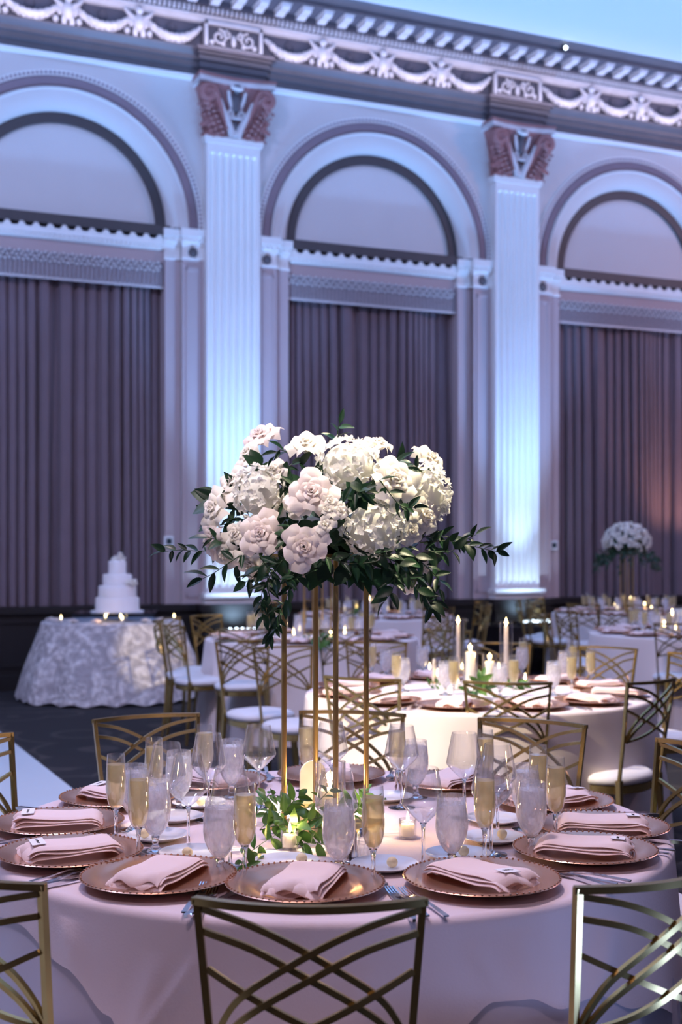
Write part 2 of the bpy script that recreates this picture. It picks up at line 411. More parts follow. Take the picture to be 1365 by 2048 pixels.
# arched bays -------------------------------------------------------
bayname = ('left', 'middle', 'right')
for bi, c in enumerate(BAYS):
    t = trim('moulded arch surround of the %s curtained bay' % bayname[bi])
    def ring(name, prof, mt, n=64, a0=0, a1=PI, kind=None):
        m = MB(); k = len(prof)
        def f(u, v):
            a = a0+(a1-a0)*u; i = min(int(round(v*(k-1))), k-1); r, y = prof[i]
            return Vector((c+r*math.cos(a), y, Z0+r*math.sin(a)))
        m.grid(f, n, k); o = wobj(name, m.mesh(name, mt, True, 30), t)
        if kind: o['kind'] = kind
        return o
    ring('outer_fillet', [(1.535, 0), (1.535, -.03), (1.475, -.03), (1.475, 0)], M['white_plaster'])
    # beads on the outer fillet
    m = MB(); nb = 100
    for i in range(nb):
        a = PI*(i+.5)/nb; m.blob((c+1.505*math.cos(a), -.032, Z0+1.505*math.sin(a)), (.017,.014,.017), 6, 4)
    o = wobj('bead_row', m.mesh('bead_row', M['band_pink']), t); o['kind'] = 'stuff'
    ring('mauve_band', [(1.475, -.012), (1.46, -.035), (1.38, -.035), (1.365, -.012)], M['band_pink'])
    m = MB(); nr = 170
    for i in range(nr):
        a = PI*(i+.5)/nr; ca, sa = math.cos(a), math.sin(a)
        def P(r, y, da): return (c+r*math.cos(a+da), y, Z0+r*math.sin(a+da))
        h = .0055
        m.add([P(1.455,-.045,-h),P(1.455,-.045,h),P(1.385,-.045,h),P(1.385,-.045,-h),P(1.455,-.034,-h),P(1.455,-.034,h),P(1.385,-.034,h),P(1.385,-.034,-h)],
              [(0,1,2,3),(0,4,5,1),(1,5,6,2),(2,6,7,3),(3,7,4,0)])
    o = wobj('band_ribs', m.mesh('band_ribs', M['band_pink'], False), t); o['kind'] = 'stuff'
    cov = [(1.365,-.03),(1.345,-.05),(1.325,-.03)]+[(1.325-.195*math.sin(PI/2*q/6), -.03+.15*(1-math.cos(PI/2*q/6))) for q in range(1, 7)]
    ring('cove', cov, M['plaster'])
    ring('dark_arch_band', [(1.13,.12),(1.13,.10),(1.02,.10),(1.02,.14)], M['dark_band'])
    # lunette panel
    m = MB(); vs = [(c, .14, Z0)]+[(c+1.03*math.cos(PI*i/48), .14, Z0+1.03*math.sin(PI*i/48)) for i in range(49)]
    m.add(vs, [(0, i, i+1) for i in range(1, 49)]); wobj('lunette_panel', m.mesh('lunette_panel', M['plaster'], False), t)
    # dark sill line and white dentilled cornice over the curtain
    m = MB(); m.box(c-1.24, c+1.24, .03, .16, Z0-.085, Z0+.02); wobj('dark_sill', m.mesh('dark_sill', M['dark_band'], False), t)
    m = MB(); m.box(c-1.115, c+1.115, .05, .2, 4.84, 4.90); m.box(c-1.115, c+1.115, .08, .2, 4.79, 4.84); wobj('sill_cornice', m.mesh('sill_cornice', M['white_plaster'], False), t)
    nt_ = 15
    am = MB(); am.extrude([(-.05,0),(.05,0),(.022,.04),(0,.105),(-.022,.04)], -.015, .03, lambda a, b, h: (a, h, b)); ame = am.mesh('antefix', M['white_plaster'], False)
    for i in range(nt_):
        obj('antefix', ame, t, (c-1.05+2.1*i/(nt_-1), .06, 4.895))
    m = MB(); 
    for i in range(44):
        x = c-1.10+2.2*i/43; m.box(x-.014, x+.014, .055, .09, 4.80, 4.838)
    o = wobj('dentil_row', m.mesh('dentil_row', M['white_plaster'], False), t); o['kind'] = 'stuff'
    m = MB(); m.box(c-1.115, c+1.115, .12, .2, 4.62, 4.79); wobj('fascia', m.mesh('fascia', M['plaster_pink'], False), t)
    m = MB(); m.box(c-1.115, c+1.115, .13, .3, 4.40, 4.62); wobj('valance_box', m.mesh('valance_box', M['plaster_pink'], False), t)
    # jambs with impost mouldings, rosettes and sunk panels
    for sg in (-1, 1):
        def sx(a, b): return (c+sg*a, c+sg*b) if sg > 0 else (c-b, c-a)
        x0, x1 = sx(1.29, 1.535)
        m = MB(); m.box(x0, x1, -.02, .1, .80, 4.70); 
        wobj('jamb_pilaster', m.mesh('jamb_pilaster', M['plaster_pink'], False), t)
        m = MB(); a0, a1 = sx(1.33, 1.50)
        for zz in ((.95, .99), (4.56, 4.60)): m.box(a0, a1, -.032, -.018, *zz)
        for xx in ((a0, a0+.02), (a1-.02, a1)): m.box(xx[0], xx[1], -.032, -.018, .95, 4.60)
        wobj('panel_moulding', m.mesh('panel_moulding', M['plaster_pink'], False), t)
        b0, b1 = sx(1.115, 1.29)
        m = MB(); m.box(b0, b1, .06, .34, .80, 4.70); wobj('inner_jamb', m.mesh('inner_jamb', M['plaster_pink'], False), t)
        m = MB()
        for (e0, e1), y in (((x0, x1), -.02), ((b0, b1), .06)):
            m.box(e0, e1, y-.0, y+.1, 4.70, 4.84)
            m.box(e0-.01, e1+.01, y-.02, y+.1, 4.685, 4.705)
            m.box(e0-.008, e1+.008, y-.02, y+.1, 4.84, 4.87)
            m.box(e0-.016, e1+.016, y-.045, y+.1, 4.87, 4.93)
            m.box(e0-.03, e1+.03, y-.07, y+.1, 4.93, 5.015)
            k = int((e1-e0)/.05)
            for i in range(k):
                xx = e0+(i+.5)*(e1-e0)/k; m.box(xx-.014, xx+.014, y-.062, y-.03, 4.88, 4.925)
        wobj('impost_moulding', m.mesh('impost_moulding', M['white_plaster'], False), t)
        m = MB(); xc = (x0+x1)/2
        m.lathe([(0, .03), (.018, .028), (.025, .016), (.04, .02), (.052, .012), (.056, 0)], 16, (xc, -.02, 4.77), (0,-1,0))
        wobj('rosette', m.mesh('rosette', M['bronze']), t)

# curtains ----------------------------------------------------------
for bi, c in enumerate(BAYS):
    rnd = random.Random(bi+3); n = 330; H = []
    x = 0; ph = 0; xs = []
    for i in range(n):
        u = i/(n-1)
        ph += 2*PI*(18.5+7*math.sin(u*9+bi)+4*math.sin(u*23+2*bi))/n
        amp = .055+.024*math.sin(u*17+bi*2)
        H.append((ph, amp))
    m = MB(); nv = 12
    def f(u, v):
        i = min(int(round(u*(n-1))), n-1); p, a = H[i]
        a2 = a*(.75+.4*v)
        sway = .012*math.sin(u*31+v*2.0)*v
        return Vector((c-1.13+2.26*u+.02*math.sin(p*2+v), .285-2.0*a2*abs(math.sin(.5*p+.2*math.sin(v*4+u*9)))**.75+sway, 4.45-3.60*v))
    m.grid(f, n, nv)
    cu = wobj('curtain', m.mesh('curtain', M['curtain'], True, 80), None, False)
    tag(cu, ('floor length mauve pleated curtain in the left bay behind the cake',
             'floor length mauve pleated curtain in the middle bay behind the white bouquet',
             'floor length mauve pleated curtain with peach glow in the right bay')[bi], 'curtain', 'mauve drapes in the arched bays')
    # fringed valance
    va = wempty('valance'); del va['kind']
    tag(va, ('grey fringed valance over the left curtain', 'grey fringed valance over the middle curtain', 'grey fringed valance over the right curtain')[bi], 'valance', 'fringed valances')
    m = MB(); m.grid(lambda u, v: Vector((c-1.112+2.224*u, .105+.008*math.sin(u*260)+.004*math.sin(u*700), 4.655-.10*v+.012*math.sin(u*88)*v)), 400, 4)
    wobj('braid', m.mesh('braid', M['valance'], True, 80), va)
    m = MB()
    for i in range(230):
        x = c-1.108+2.216*i/229; l = .19+.012*math.sin(i*1.7)
        if i % 5 == 4: continue
        m.add([(x-.0045,.10,4.57),(x+.0045,.10,4.57),(x+.0045,.10,4.57-l),(x-.0045,.10,4.57-l),(x,.112,4.57),(x,.112,4.57-l)], [(0,1,2,3),(1,4,5,2),(4,0,3,5)])
    o = wobj('fringe', m.mesh('fringe', M['valance'], False), va); o['kind'] = 'stuff'
    m = MB()
    for row in range(3):
        for i in range(46):
            x = c-1.09+2.18*(i+.5*(row % 2))/46; m.blob((x, .090, 4.635-.042*row+.012*(i % 2)), (.017,.014,.015), 6, 4)
    o = wobj('knot_row', m.mesh('knot_row', M['relief']), va); o['kind'] = 'stuff'
    m = MB(); m.box(c-1.112, c+1.112, .098, .114, 4.365, 4.385); wobj('hem_band', m.mesh('hem_band', M['relief'], False), va)

# wainscot ----------------------------------------------------------
t = trim('black panelled wainscot under the curtains')
for bi, c in enumerate(BAYS):
    m = MB(); m.box(c-1.53, c+1.53, -.06, .2, 0, .80); m.box(c-1.55, c+1.55, -.11, .2, .80, .87); m.box(c-1.54, c+1.54, -.09, .2, 0, .16)
    wobj('wainscot_body', m.mesh('wainscot_body', M['wood'], False), t)
    pm = MB(); 
    for (x0,x1,z0,z1) in ((-.33,.33,.70,.73),(-.33,.33,.24,.27),(-.33,-.30,.24,.73),(.30,.33,.24,.73)): pm.box(x0,x1,-.018,0,z0,z1)
    pme = pm.mesh('panel_moulding', M['wood'], False)
    for k in range(4): obj('panel_moulding', pme, t, (c-1.14+.76*k, -.06, 0))

# pilasters ---------------------------------------------------------
HW = .315; PN = .13
def shaft_mesh():
    m = MB(); zb, zt = .99, 5.98; nf = 7; k = 8; marg = .03
    xs = []; fw = (2*HW-2*marg)/nf
    for j in range(nf):
        x0 = -HW+marg+j*fw
        xs.append((x0+fw*.10, None))
        for q in range(k+1): xs.append((x0+fw*.12+fw*.76*q/k, (j, -1+2*q/k)))
        xs.append((x0+fw*.90, None))
    xs = [(-HW, None)]+xs+[(HW, None)]
    fr = fw*.38; z_lo, z_hi = zb+.05, zt-.10
    zs = [zb]+[z_lo+fr*(1-math.cos(PI/2*q/5)) for q in range(6)]+[1.5, 3, 4.5]+[z_hi-fr*(1-math.cos(PI/2*q/5)) for q in range(5, -1, -1)]+[zt]
    def dep(fl, z):
        if fl is None: return 0
        u = fl[1]*fr; 
        if z < z_lo+fr: dz = (z_lo+fr-z)
        elif z > z_hi-fr: dz = (z-(z_hi-fr))
        else: dz = 0
        q = fr*fr-u*u-dz*dz
        return 1.25*math.sqrt(q) if q > 0 else 0
    nx, nz = len(xs), len(zs)
    vs = [(x, -PN+dep(fl, z), z) for x, fl in xs for z in zs]
    fs = [(i*nz+j, (i+1)*nz+j, (i+1)*nz+j+1, i*nz+j+1) for i in range(nx-1) for j in range(nz-1)]
    m.add(vs, fs)
    m.box(-HW, -HW+.004, -PN+.001, .02, zb, zt); m.box(HW-.004, HW, -PN+.001, .02, zb, zt)
    return m.mesh('shaft', M['white_plaster'], True, 35)
def spiral(c, r, turns, sgn, tilt=0, n=26, r1=.2):
    out = []
    for i in range(n):
        q = i/(n-1); a = PI/2+sgn*turns*2*PI*q; rr = r*(1-(1-r1)*q)
        out.append((c[0]+rr*math.cos(a), c[1]-.02*q, c[2]+rr*math.sin(a)))
    return out
def leaf_relief(m, x, z, w, h, bulge, y0):
    """acanthus-like lobed leaf, tip curled forward"""
    def f(u, v):
        lob = 1+.22*math.sin(v*PI*7)
        ww = w*(1-.75*v**2.2)*lob if v < .96 else w*.2
        uu = 2*u-1
        return Vector((x+uu*ww, y0-bulge*(.25+v**2.5)*(1-.5*uu*uu)-.012*abs(math.sin(uu*PI*2.5)), z+h*v-(.06*h*uu*uu)-(.12*h*max(0, v-.8)/.2)))
    m.grid(f, 11, 22)
SH = shaft_mesh()
def cap_parts():
    P = []
    m = MB(); m.box(-.335,.335,-.155,.02,5.98,6.02); m.box(-.345,.345,-.165,.02,6.02,6.05); P.append(('necking', m.mesh('necking', M['white_plaster'], False)))
    m = MB()   # bell
    def bell(u, v):
        return None
    prof = [(0,-.13,.315),(.25,-.135,.318),(.6,-.16,.34),(.85,-.2,.38),(1,-.23,.41)]
    vs = []; 
    for q, y, hw in prof: vs += [(-hw, .02, 6.05+.56*q), (-hw, y, 6.05+.56*q), (hw, y, 6.05+.56*q), (hw, .02, 6.05+.56*q)]
    fs = []
    for i in range(len(prof)-1):
        for k in range(3): fs.append((i*4+k, i*4+k+1, (i+1)*4+k+1, (i+1)*4+k))
    m.add(vs, fs); P.append(('bell', m.mesh('bell', M['terracotta'], False)))
    for sg in (-1, 1):   # corner acanthus and volutes
        m = MB()
        leaf_relief(m, sg*.22, 6.05, .12, .30, .10, -.14)
        leaf_relief(m, sg*.275, 6.14, .12, .38, .14, -.16)
        leaf_relief(m, sg*.12, 6.05, .06, .22, .05, -.14)
        leaf_relief(m, sg*.315, 6.05, .06, .24, .06, -.12)
        for q in range(7):
            for e in range(3): m.blob((sg*(.15+.03*q+.05*e), -.20-.012*q+.02*e, 6.09+.05*q-.02*e), (.030-.004*e,.035,.016), 6, 4)
        for q in range(6): m.blob((sg*(.10+.028*q), -.19-.008*q, 6.14+.055*q), (.026,.03,.022), 6, 4)
        P.append(('acanthus_leaf', m.mesh('acanthus_leaf', M['terracotta'], True, 60)))
        m = MB(); c0 = (sg*.335, -.27, 6.47)
        path = [(sg*.10, -.19, 6.16), (sg*.15, -.21, 6.26), (sg*.20, -.23, 6.38), (sg*.245, -.25, 6.50), (sg*.29, -.26, 6.56)]+spiral(c0, .085, 1.3, -sg)
        m.tube(path, [.022,.028,.034,.042,.044]+[.044-.022*i/25 for i in range(26)], 8)
        m.blob(c0, (.035,.035,.035)); m.blob((sg*.35,-.26,6.37), (.05,.045,.035)); m.blob((sg*.33,-.25,6.32), (.035,.035,.03))
        P.append(('volute', m.mesh('volute', M['terracotta'], True, 60)))
    m = MB()   # white lyre in the middle
    for sg in (-1, 1):
        m.tube([(sg*.03,-.17,6.06),(sg*.055,-.185,6.14),(sg*.085,-.20,6.20),(sg*.12,-.21,6.27),(sg*.16,-.22,6.35),(sg*.19,-.235,6.44)], [.045,.044,.04,.034,.028,.02], 7)
        m.tube([(0,-.19,6.26)]+spiral((sg*.07,-.2,6.31), .045, 1.2, sg, n=18), .014, 6)
        m.tube([(sg*.05,-.2,6.36),(sg*.08,-.225,6.45),(sg*.10,-.245,6.54)], [.022,.024,.02], 6)
    m.tube([(-.11,-.2,6.235),(-.05,-.215,6.255),(.05,-.215,6.255),(.11,-.2,6.235)], .016, 6)
    m.blob((0,-.18,6.09), (.07,.03,.04))
    P.append(('lyre_ornament', m.mesh('lyre_ornament', M['relief'], True, 60)))
    m = MB(); m.blob((0,-.21,6.43), (.075,.035,.12)); m.blob((0,-.25,6.565), (.055,.045,.055)); m.blob((0,-.18,6.18), (.035,.03,.05))
    P.append(('centre_boss', m.mesh('centre_boss', M['bronze'])))
    m = MB(); m.lathe([(.075,-.02),(.08,.0),(.07,.015),(.055,.02)], 14, (0,-.245,6.59), (0,-.6,.8))
    P.append(('boss_petals', m.mesh('boss_petals', M['white_plaster'])))
    # abacus with hollow front
    m = MB(); N_ = 16; front = [(-.44+.88*i/N_, -(.29-.07*math.sin(PI*i/N_))) for i in range(N_+1)]
    poly = front+[(.44,.02),(-.44,.02)]
    m.extrude(poly, 6.61, 6.67, lambda a, b, h: (a, b, h)); P.append(('abacus', m.mesh('abacus', M['relief'], False)))
    m = MB(); m.extrude([(a*1.02, b-.012 if b < 0 else b) for a, b in poly], 6.67, 6.70, lambda a, b, h: (a, b, h)); P.append(('abacus_edge', m.mesh('abacus_edge', M['terracotta'], False)))
    return P
CAP = cap_parts()
pm = MB(); pm.box(-.36,.36,-.20,.1,.93,.99); pm.box(-.345,.345,-.17,.1,.87,.93); PLINTH = pm.mesh('plinth', M['white_plaster'], False)
pm = MB()
pm.box(-.44,.44,-.30,.1,.80,.87); pm.box(-.41,.41,-.27,.1,.73,.80); pm.box(-.38,.38,-.24,.1,.60,.73); pm.box(-.46,.46,-.62,.1,.0,.55); pm.box(-.48,.48,-.64,.1,.52,.56); pm.box(-.48,.48,-.64,.1,0,.14)
PED = pm.mesh('pedestal', M['wood'], False)
pname = ('leftmost', 'left', 'right', 'rightmost')
for pi_, s in enumerate(PILS):
    t = trim('white fluted pilaster with a rose and gold capital, %s one' % pname[pi_])
    obj('shaft', SH, t, (s,0,0)); obj('plinth', PLINTH, t, (s,0,0)); obj('pedestal', PED, t, (s,0,0))
    cb = None
    for nm, me in CAP:
        if nm == 'bell': cb = obj('capital', me, t, (s,0,0))
    for nm, me in CAP:
        if nm != 'bell': obj(nm, me, cb)
    # led uplight bar resting on the pedestal ledge
    lb = empty('uplight_bar', W(s, .52, .565), TH)
    tag(lb, 'led uplight bar glowing at the foot of the %s fluted pilaster' % pname[pi_], 'light', 'pilaster uplights')
    m = MB(); m.box(-.22,.22,-.04,.04,0,.035); obj('housing', m.mesh('housing', M['black'], False), lb)
    lm = MB(); lm.blob((0,0,0), (.022,.028,.018), 8, 6); lme = lm.mesh('led_lens', M['led'])
    for k in range(6): obj('led_lens', lme, lb, (-.18+.072*k, -.012, .042))

# entablature -------------------------------------------------------
t = trim('dark classical entablature with swags, modillions and dentils under the ceiling')
S0, S1 = -6.0, 11.0
def run(name, prof, mt, kind=None):
    m = MB(); k = len(prof)
    vs = [(S0, -n, z) for n, z in prof]+[(S1, -n, z) for n, z in prof]
    m.add(vs, [(i, k+i, k+i+1, i+1) for i in range(k-1)]); o = wobj(name, m.mesh(name, mt, False), t)
    if kind: o['kind'] = kind
    return o
run('lower_fillet', [(0,6.68),(.05,6.69),(.06,6.73),(.03,6.73)], M['white_plaster'])
run('architrave', [(.03,6.73),(.05,6.73),(.05,6.80),(.08,6.81),(.08,6.87),(.11,6.88),(.11,6.93),(.15,6.96),(.18,6.985),(.18,7.0),(.05,7.0)], M['bronze'])
run('frieze', [(.05,7.0),(.05,7.31)], M['frieze_dark'])
run('bed_moulding', [(.05,7.31),(.10,7.315),(.13,7.35),(.16,7.36),(.16,7.375)], M['relief'])
run('dentil_band', [(.16,7.375),(.17,7.375),(.17,7.44),(.23,7.445),(.23,7.455)], M['bronze'])
run('corona_bed', [(.23,7.455),(.23,7.52),(.52,7.53)], M['frieze_dark'])
run('corona', [(.52,7.52),(.56,7.52),(.56,7.555),(.60,7.56),(.66,7.58),(.70,7.60),(.0,7.62)], M['bronze'])
m = MB(); x = S0
while x < S1: m.box(x, x+.028, -.215, -.17, 7.385, 7.437); x += .055
o = wobj('dentil_row', m.mesh('dentil_row', M['relief'], False), t); o['kind'] = 'stuff'
mm = MB(); prof = [(.22,7.46),(.26,7.455),(.34,7.47),(.42,7.465),(.48,7.485),(.49,7.52),(.22,7.525)]
mm.extrude(prof, -.05, .05, lambda a, b, h: (h, -a, b)); mm.box(-.062,.062,-.50,-.22,7.512,7.527); MOD = mm.mesh('modillion', M['relief'], False)
x = -4.6
while x < 9.5: obj('modillion', MOD, t, (x,0,0)); x += .255
# swag garlands, figures, roundels, panels
sm = MB(); pts = []; rr = []
for i in range(25):
    q = i/24; a = (q-.5)*2; pts.append((a*.315, -.10-.02*(1-a*a), 7.24-.17*(1-a*a)+.0)); rr.append(.020+.036*(1-a*a)+.007*math.sin(i*2.4))
sm.tube(pts, rr, 8)
for i in range(60):
    q = random.random(); a = (q-.5)*1.9; r0 = .018+.045*(1-a*a); an = random.uniform(PI*.9, PI*2.1)
    sm.blob((a*.315, -.12-.02*(1-a*a)+.02*math.cos(an*3), 7.24-.17*(1-a*a)+r0*math.sin(an)*.8), random.uniform(.016,.028), 5, 4)
SWAG = sm.mesh('swag', M['relief'], True, 60)
fm = MB(); fm.blob((0,-.12,7.17), (.045,.05,.075)); fm.blob((0,-.14,7.262), (.032,.035,.034)); fm.blob((-.055,-.1,7.19), (.03,.03,.06)); fm.blob((.055,-.1,7.19), (.03,.03,.06))
fm.blob((-.028,-.12,7.09), (.022,.03,.05)); fm.blob((.03,-.12,7.085), (.022,.03,.05)); fm.blob((0,-.1,7.04), (.03,.03,.03))
for sg in (-1, 1):
    fm.tube([(sg*.03,-.12,7.20),(sg*.08,-.13,7.23),(sg*.11,-.12,7.27)], [.02,.017,.012], 6); fm.blob((sg*.085,-.1,7.10), (.025,.025,.03))
FIG = fm.mesh('garland_figure', M['relief'], True, 60)
rm = MB(); rm.lathe([(0,.03),(.015,.028),(.022,.012),(.034,.012),(.044,.024),(.052,.012),(.055,0)], 16, (0,-.05,7.215), (0,-1,0)); RND = rm.mesh('roundel', M['frieze_dark'])
for c in (-5.55,)+BAYS+(9.25,):
    for k in range(4): obj('swag', SWAG, t, (c-1.155+.77*k, 0, 0)); obj('roundel', RND, t, (c-1.155+.77*k, 0, 0))
    for k in range(3): obj('garland_figure', FIG, t, (c-.77+.77*k, .02, 7.17-7.17*1.35), (0,0,0), (1.45,1.2,1.35))
pb = MB(); pb.box(-.36,.36,-.10,.0,7.0,7.33)
for (n_, z0_, z1_) in ((.11,6.73,6.80),(.14,6.80,6.87),(.17,6.87,6.93),(.20,6.93,6.96),(.24,6.96,7.0)): pb.box(-.33-n_*.5,.33+n_*.5,-n_,0,z0_,z1_)
PB = pb.mesh('pilaster_break', M['bronze'], False)
pf = MB()
for (x0,x1,z0,z1) in ((-.34,.34,7.285,7.32),(-.34,.34,7.01,7.045),(-.34,-.305,7.01,7.32),(.305,.34,7.01,7.32)): pf.box(x0,x1,-.15,-.11,z0,z1)
PF = pf.mesh('panel_frame', M['relief'], False)
pr = MB()
for sg in (-1, 1):
    pr.tube(spiral((sg*.17,-.125,7.16), .09, 1.4, sg, n=30), .014, 6); pr.tube(spiral((sg*.07,-.125,7.2), .05, 1.2, -sg, n=22), .012, 6)
    pr.blob((sg*.25,-.12,7.10), (.03,.02,.03)); pr.blob((sg*.12,-.12,7.09), (.03,.02,.02))
pr.blob((0,-.125,7.14), (.03,.03,.07)); PR = pr.mesh('scroll_relief', M['relief'], True, 60)
for s in PILS:
    b = obj('pilaster_break', PB, t, (s,0,0)); obj('panel_frame', PF, b); obj('scroll_relief', PR, b)
# small bright lamp on the cornice
lp = empty('cornice_lamp', W(4.05, .62, 7.50), TH); tag(lp, 'tiny bright lamp on the cornice above the right pilaster', 'light')
m = MB(); m.lathe([(0,.0),(.03,0),(.035,.05),(.02,.07),(0,.07)], 10); obj('lamp_can', m.mesh('lamp_can', M['black']), lp)
m = MB(); m.blob((0,-.035,.03), .022); obj('lamp_lens', m.mesh('lamp_lens', M['led']), lp)
# thermostats on the jambs
for s, y, z, lab in ((-.70, .06, 1.565, 'small white thermostat on the jamb beside the left curtain'), (4.34, .06, 1.53, 'small white thermostat on the jamb beside the right curtain')):
    th = empty('thermostat', W(s, -y, z), TH); tag(th, lab, 'thermostat', 'wall thermostats')
    m = MB(); m.box(-.055,.055,-.03,0,-.06,.06); obj('casing', m.mesh('casing', M['plastic'], False), th)
    m = MB(); m.box(-.028,.034,-.034,-.028,-.03,.03); obj('display', m.mesh('display', M['screen'], False), th)
# white dance floor
dfm = MB(); dfm.box(-7, 0, -9, 0, 0, .02)
ddir = Vector((WS, -WC, 0)); far = px(0, 1452, .02)
do = obj('dance_floor', dfm.mesh('dance_floor', M['dance'], False), None, W(0,0,0), (0,0,TH)); 
e1 = px(12, 1473, .02); 
do.location = Vector((e1.x, e1.y, 0))-ddir*0.6
tag(do, 'pale glossy white dance floor at the left', 'dance floor')
# ------------------------------------------------------------------ registry for labels by place
REG = []
ORD = ['first','second','third','fourth','fifth','sixth','seventh','eighth','ninth','tenth','eleventh','twelfth','thirteenth','fourteenth','fifteenth','sixteenth','seventeenth','eighteenth','nineteenth','twentieth']
def reg(o, phrase, where, cat): REG.append((o, phrase, where, cat)); return o
def finish_labels():
    groups = {}
    for o, p, wh, cat in REG: groups.setdefault((p, wh, cat), []).append(o)
    for (p, wh, cat), os in groups.items():
        os.sort(key=lambda o: o.location.x/max(.1, o.location.y))
        for i, o in enumerate(os):
            if len(os) == 1: lab = '%s %s' % (p, wh)
            else: lab = '%s, %s from left %s' % (p, ORD[i] if i else 'first', wh)
            tag(o, lab, cat, ('%s %s' % (cat + 's', wh)) if len(os) > 1 else None)

# ------------------------------------------------------------------ chairs
def make_chair():
    P = Proto('chair')
    def B(u, v):
        z = .635+.265*v; hw = .185*(.89+.11*v)
        return Vector((u*hw, -.175-.06*(z-.46)/.44-.05*(1-u*u), z))
    def cr(pts, n=22):
        out = []
        P_ = [pts[0]]+list(pts)+[pts[-1]]
        for i in range(1, len(P_)-2):
            for k in range(5):
                t = k/5; p0, p1, p2, p3 = [Vector(q) for q in P_[i-1:i+3]]
                out.append(.5*((2*p1)+(-p0+p2)*t+(2*p0-5*p1+4*p2-p3)*t*t+(-p0+3*p1-3*p2+p3)*t**3))
        out.append(Vector(pts[-1])); return out
    g = M['chairgold']
    m = MB(); m.bar([B(-1.03+2.06*i/16, .985) for i in range(17)], .0125, .016, (0,1,0)); P.part('top_rail', m.mesh('top_rail', g, True, 35))
    for sg in (-1, 1):
        m = MB(); pts = [B(sg, 1), B(sg, .5), B(sg, 0), Vector((sg*.155, -.172, .46))]
        m.bar(pts, .0125, .014, (0,1,0)); P.part('back_post', m.mesh('back_post', g, True, 35))
        m = MB(); m.bar([(sg*.155,-.172,.47),(sg*.165,-.185,.22),(sg*.18,-.21,0)], [.026,.022,.018], [.024,.021,.018], (0,1,0)); P.part('leg', m.mesh('leg', g, False))
        m = MB(); m.bar([(sg*.15,.13,.44),(sg*.16,.145,.22),(sg*.17,.165,0)], [.034,.028,.02], [.034,.028,.02], (0,1,0)); P.part('leg', m.mesh('leg', g, False))
    for c in ([(-.98,.94),(-.5,.86),(0,.70),(.6,.43),(.85,.22),(.97,.02)], [(-.97,.79),(-.5,.71),(0,.54),(.42,.37),(.72,.21),(.95,.0)], [(-.96,.545),(-.57,.41),(0,.23),(.5,.10),(.94,.02)]):
        for sg in (-1, 1):
            q = cr(c); path = [B(sg*p.x, p.y)+Vector((0, .003*sg, 0)) for p in q]
            m = MB(); m.bar(path, .0108, .009, (0,1,0)); P.part('lattice_bar', m.mesh('lattice_bar', g, True, 35))
    def se(a, r): # D-shaped seat outline
        ca, sa = math.cos(a), math.sin(a); p = 2.6
        q = (abs(ca)**p+abs(sa)**p)**(-1/p); return (r*q*ca, r*q*sa*.98)
    m = MB(); prof = [(0,.50),(.12,.497),(.175,.488),(.195,.475),(.200,.46),(.195,.445),(.18,.44)]; n = 28; vs = []; k = len(prof)
    for i in range(n):
        for r, z in prof: x, y = se(2*PI*i/n, max(r, .0005)); vs.append((x, y, z))
    m.add(vs, [(i*k+t, ((i+1) % n)*k+t, ((i+1) % n)*k+t+1, i*k+t+1) for i in range(n) for t in range(k-1)])
    P.part('seat_cushion', m.mesh('seat_cushion', M['seat'], True, 60))
    m = MB(); prof = [(.17,.44),(.192,.44),(.192,.405),(.17,.405),(.17,.44)]; vs = []; k = len(prof)
    for i in range(n):
        for r, z in prof: x, y = se(2*PI*i/n, r); vs.append((x, y, z))
    m.add(vs, [(i*k+t, ((i+1) % n)*k+t, ((i+1) % n)*k+t+1, i*k+t+1) for i in range(n) for t in range(k-1)])
    P.part('seat_ring', m.mesh('seat_ring', g, True, 40))
    return P
CHAIR = make_chair()
def chair_at(mid, face, label=None, where=None):
    """mid = middle of the top corners (x,y); face = direction the chair faces"""
    f = Vector((face[0], face[1], 0)).normalized(); p = Vector((mid[0], mid[1], 0))+f*.235
    o = CHAIR.spawn((p.x, p.y, 0), math.atan2(f.y, f.x)-PI/2)
    if label: tag(o, label, 'chair', 'gold lattice back chairs')
    else: reg(o, 'gold lattice back chair with ivory seat', where, 'chair')
    return o
def chair_table(T, ang, r, label=None, where=None):
    d = Vector((math.cos(R(ang)), math.sin(R(ang)), 0)); return chair_at((T[0]+d.x*r, T[1]+d.y*r), -d, label, where)
def chair_px(x0, y0, x1, y1, face, label=None, where=None):
    a, b = px(x0, y0, .90), px(x1, y1, .90); mid = (a+b)/2
    t = Vector((b.x-a.x, b.y-a.y)).normalized(); n = Vector((-t.y, t.x))   # points away from camera
    if face < 0: n = -n
    return chair_at(mid, n, label, where)

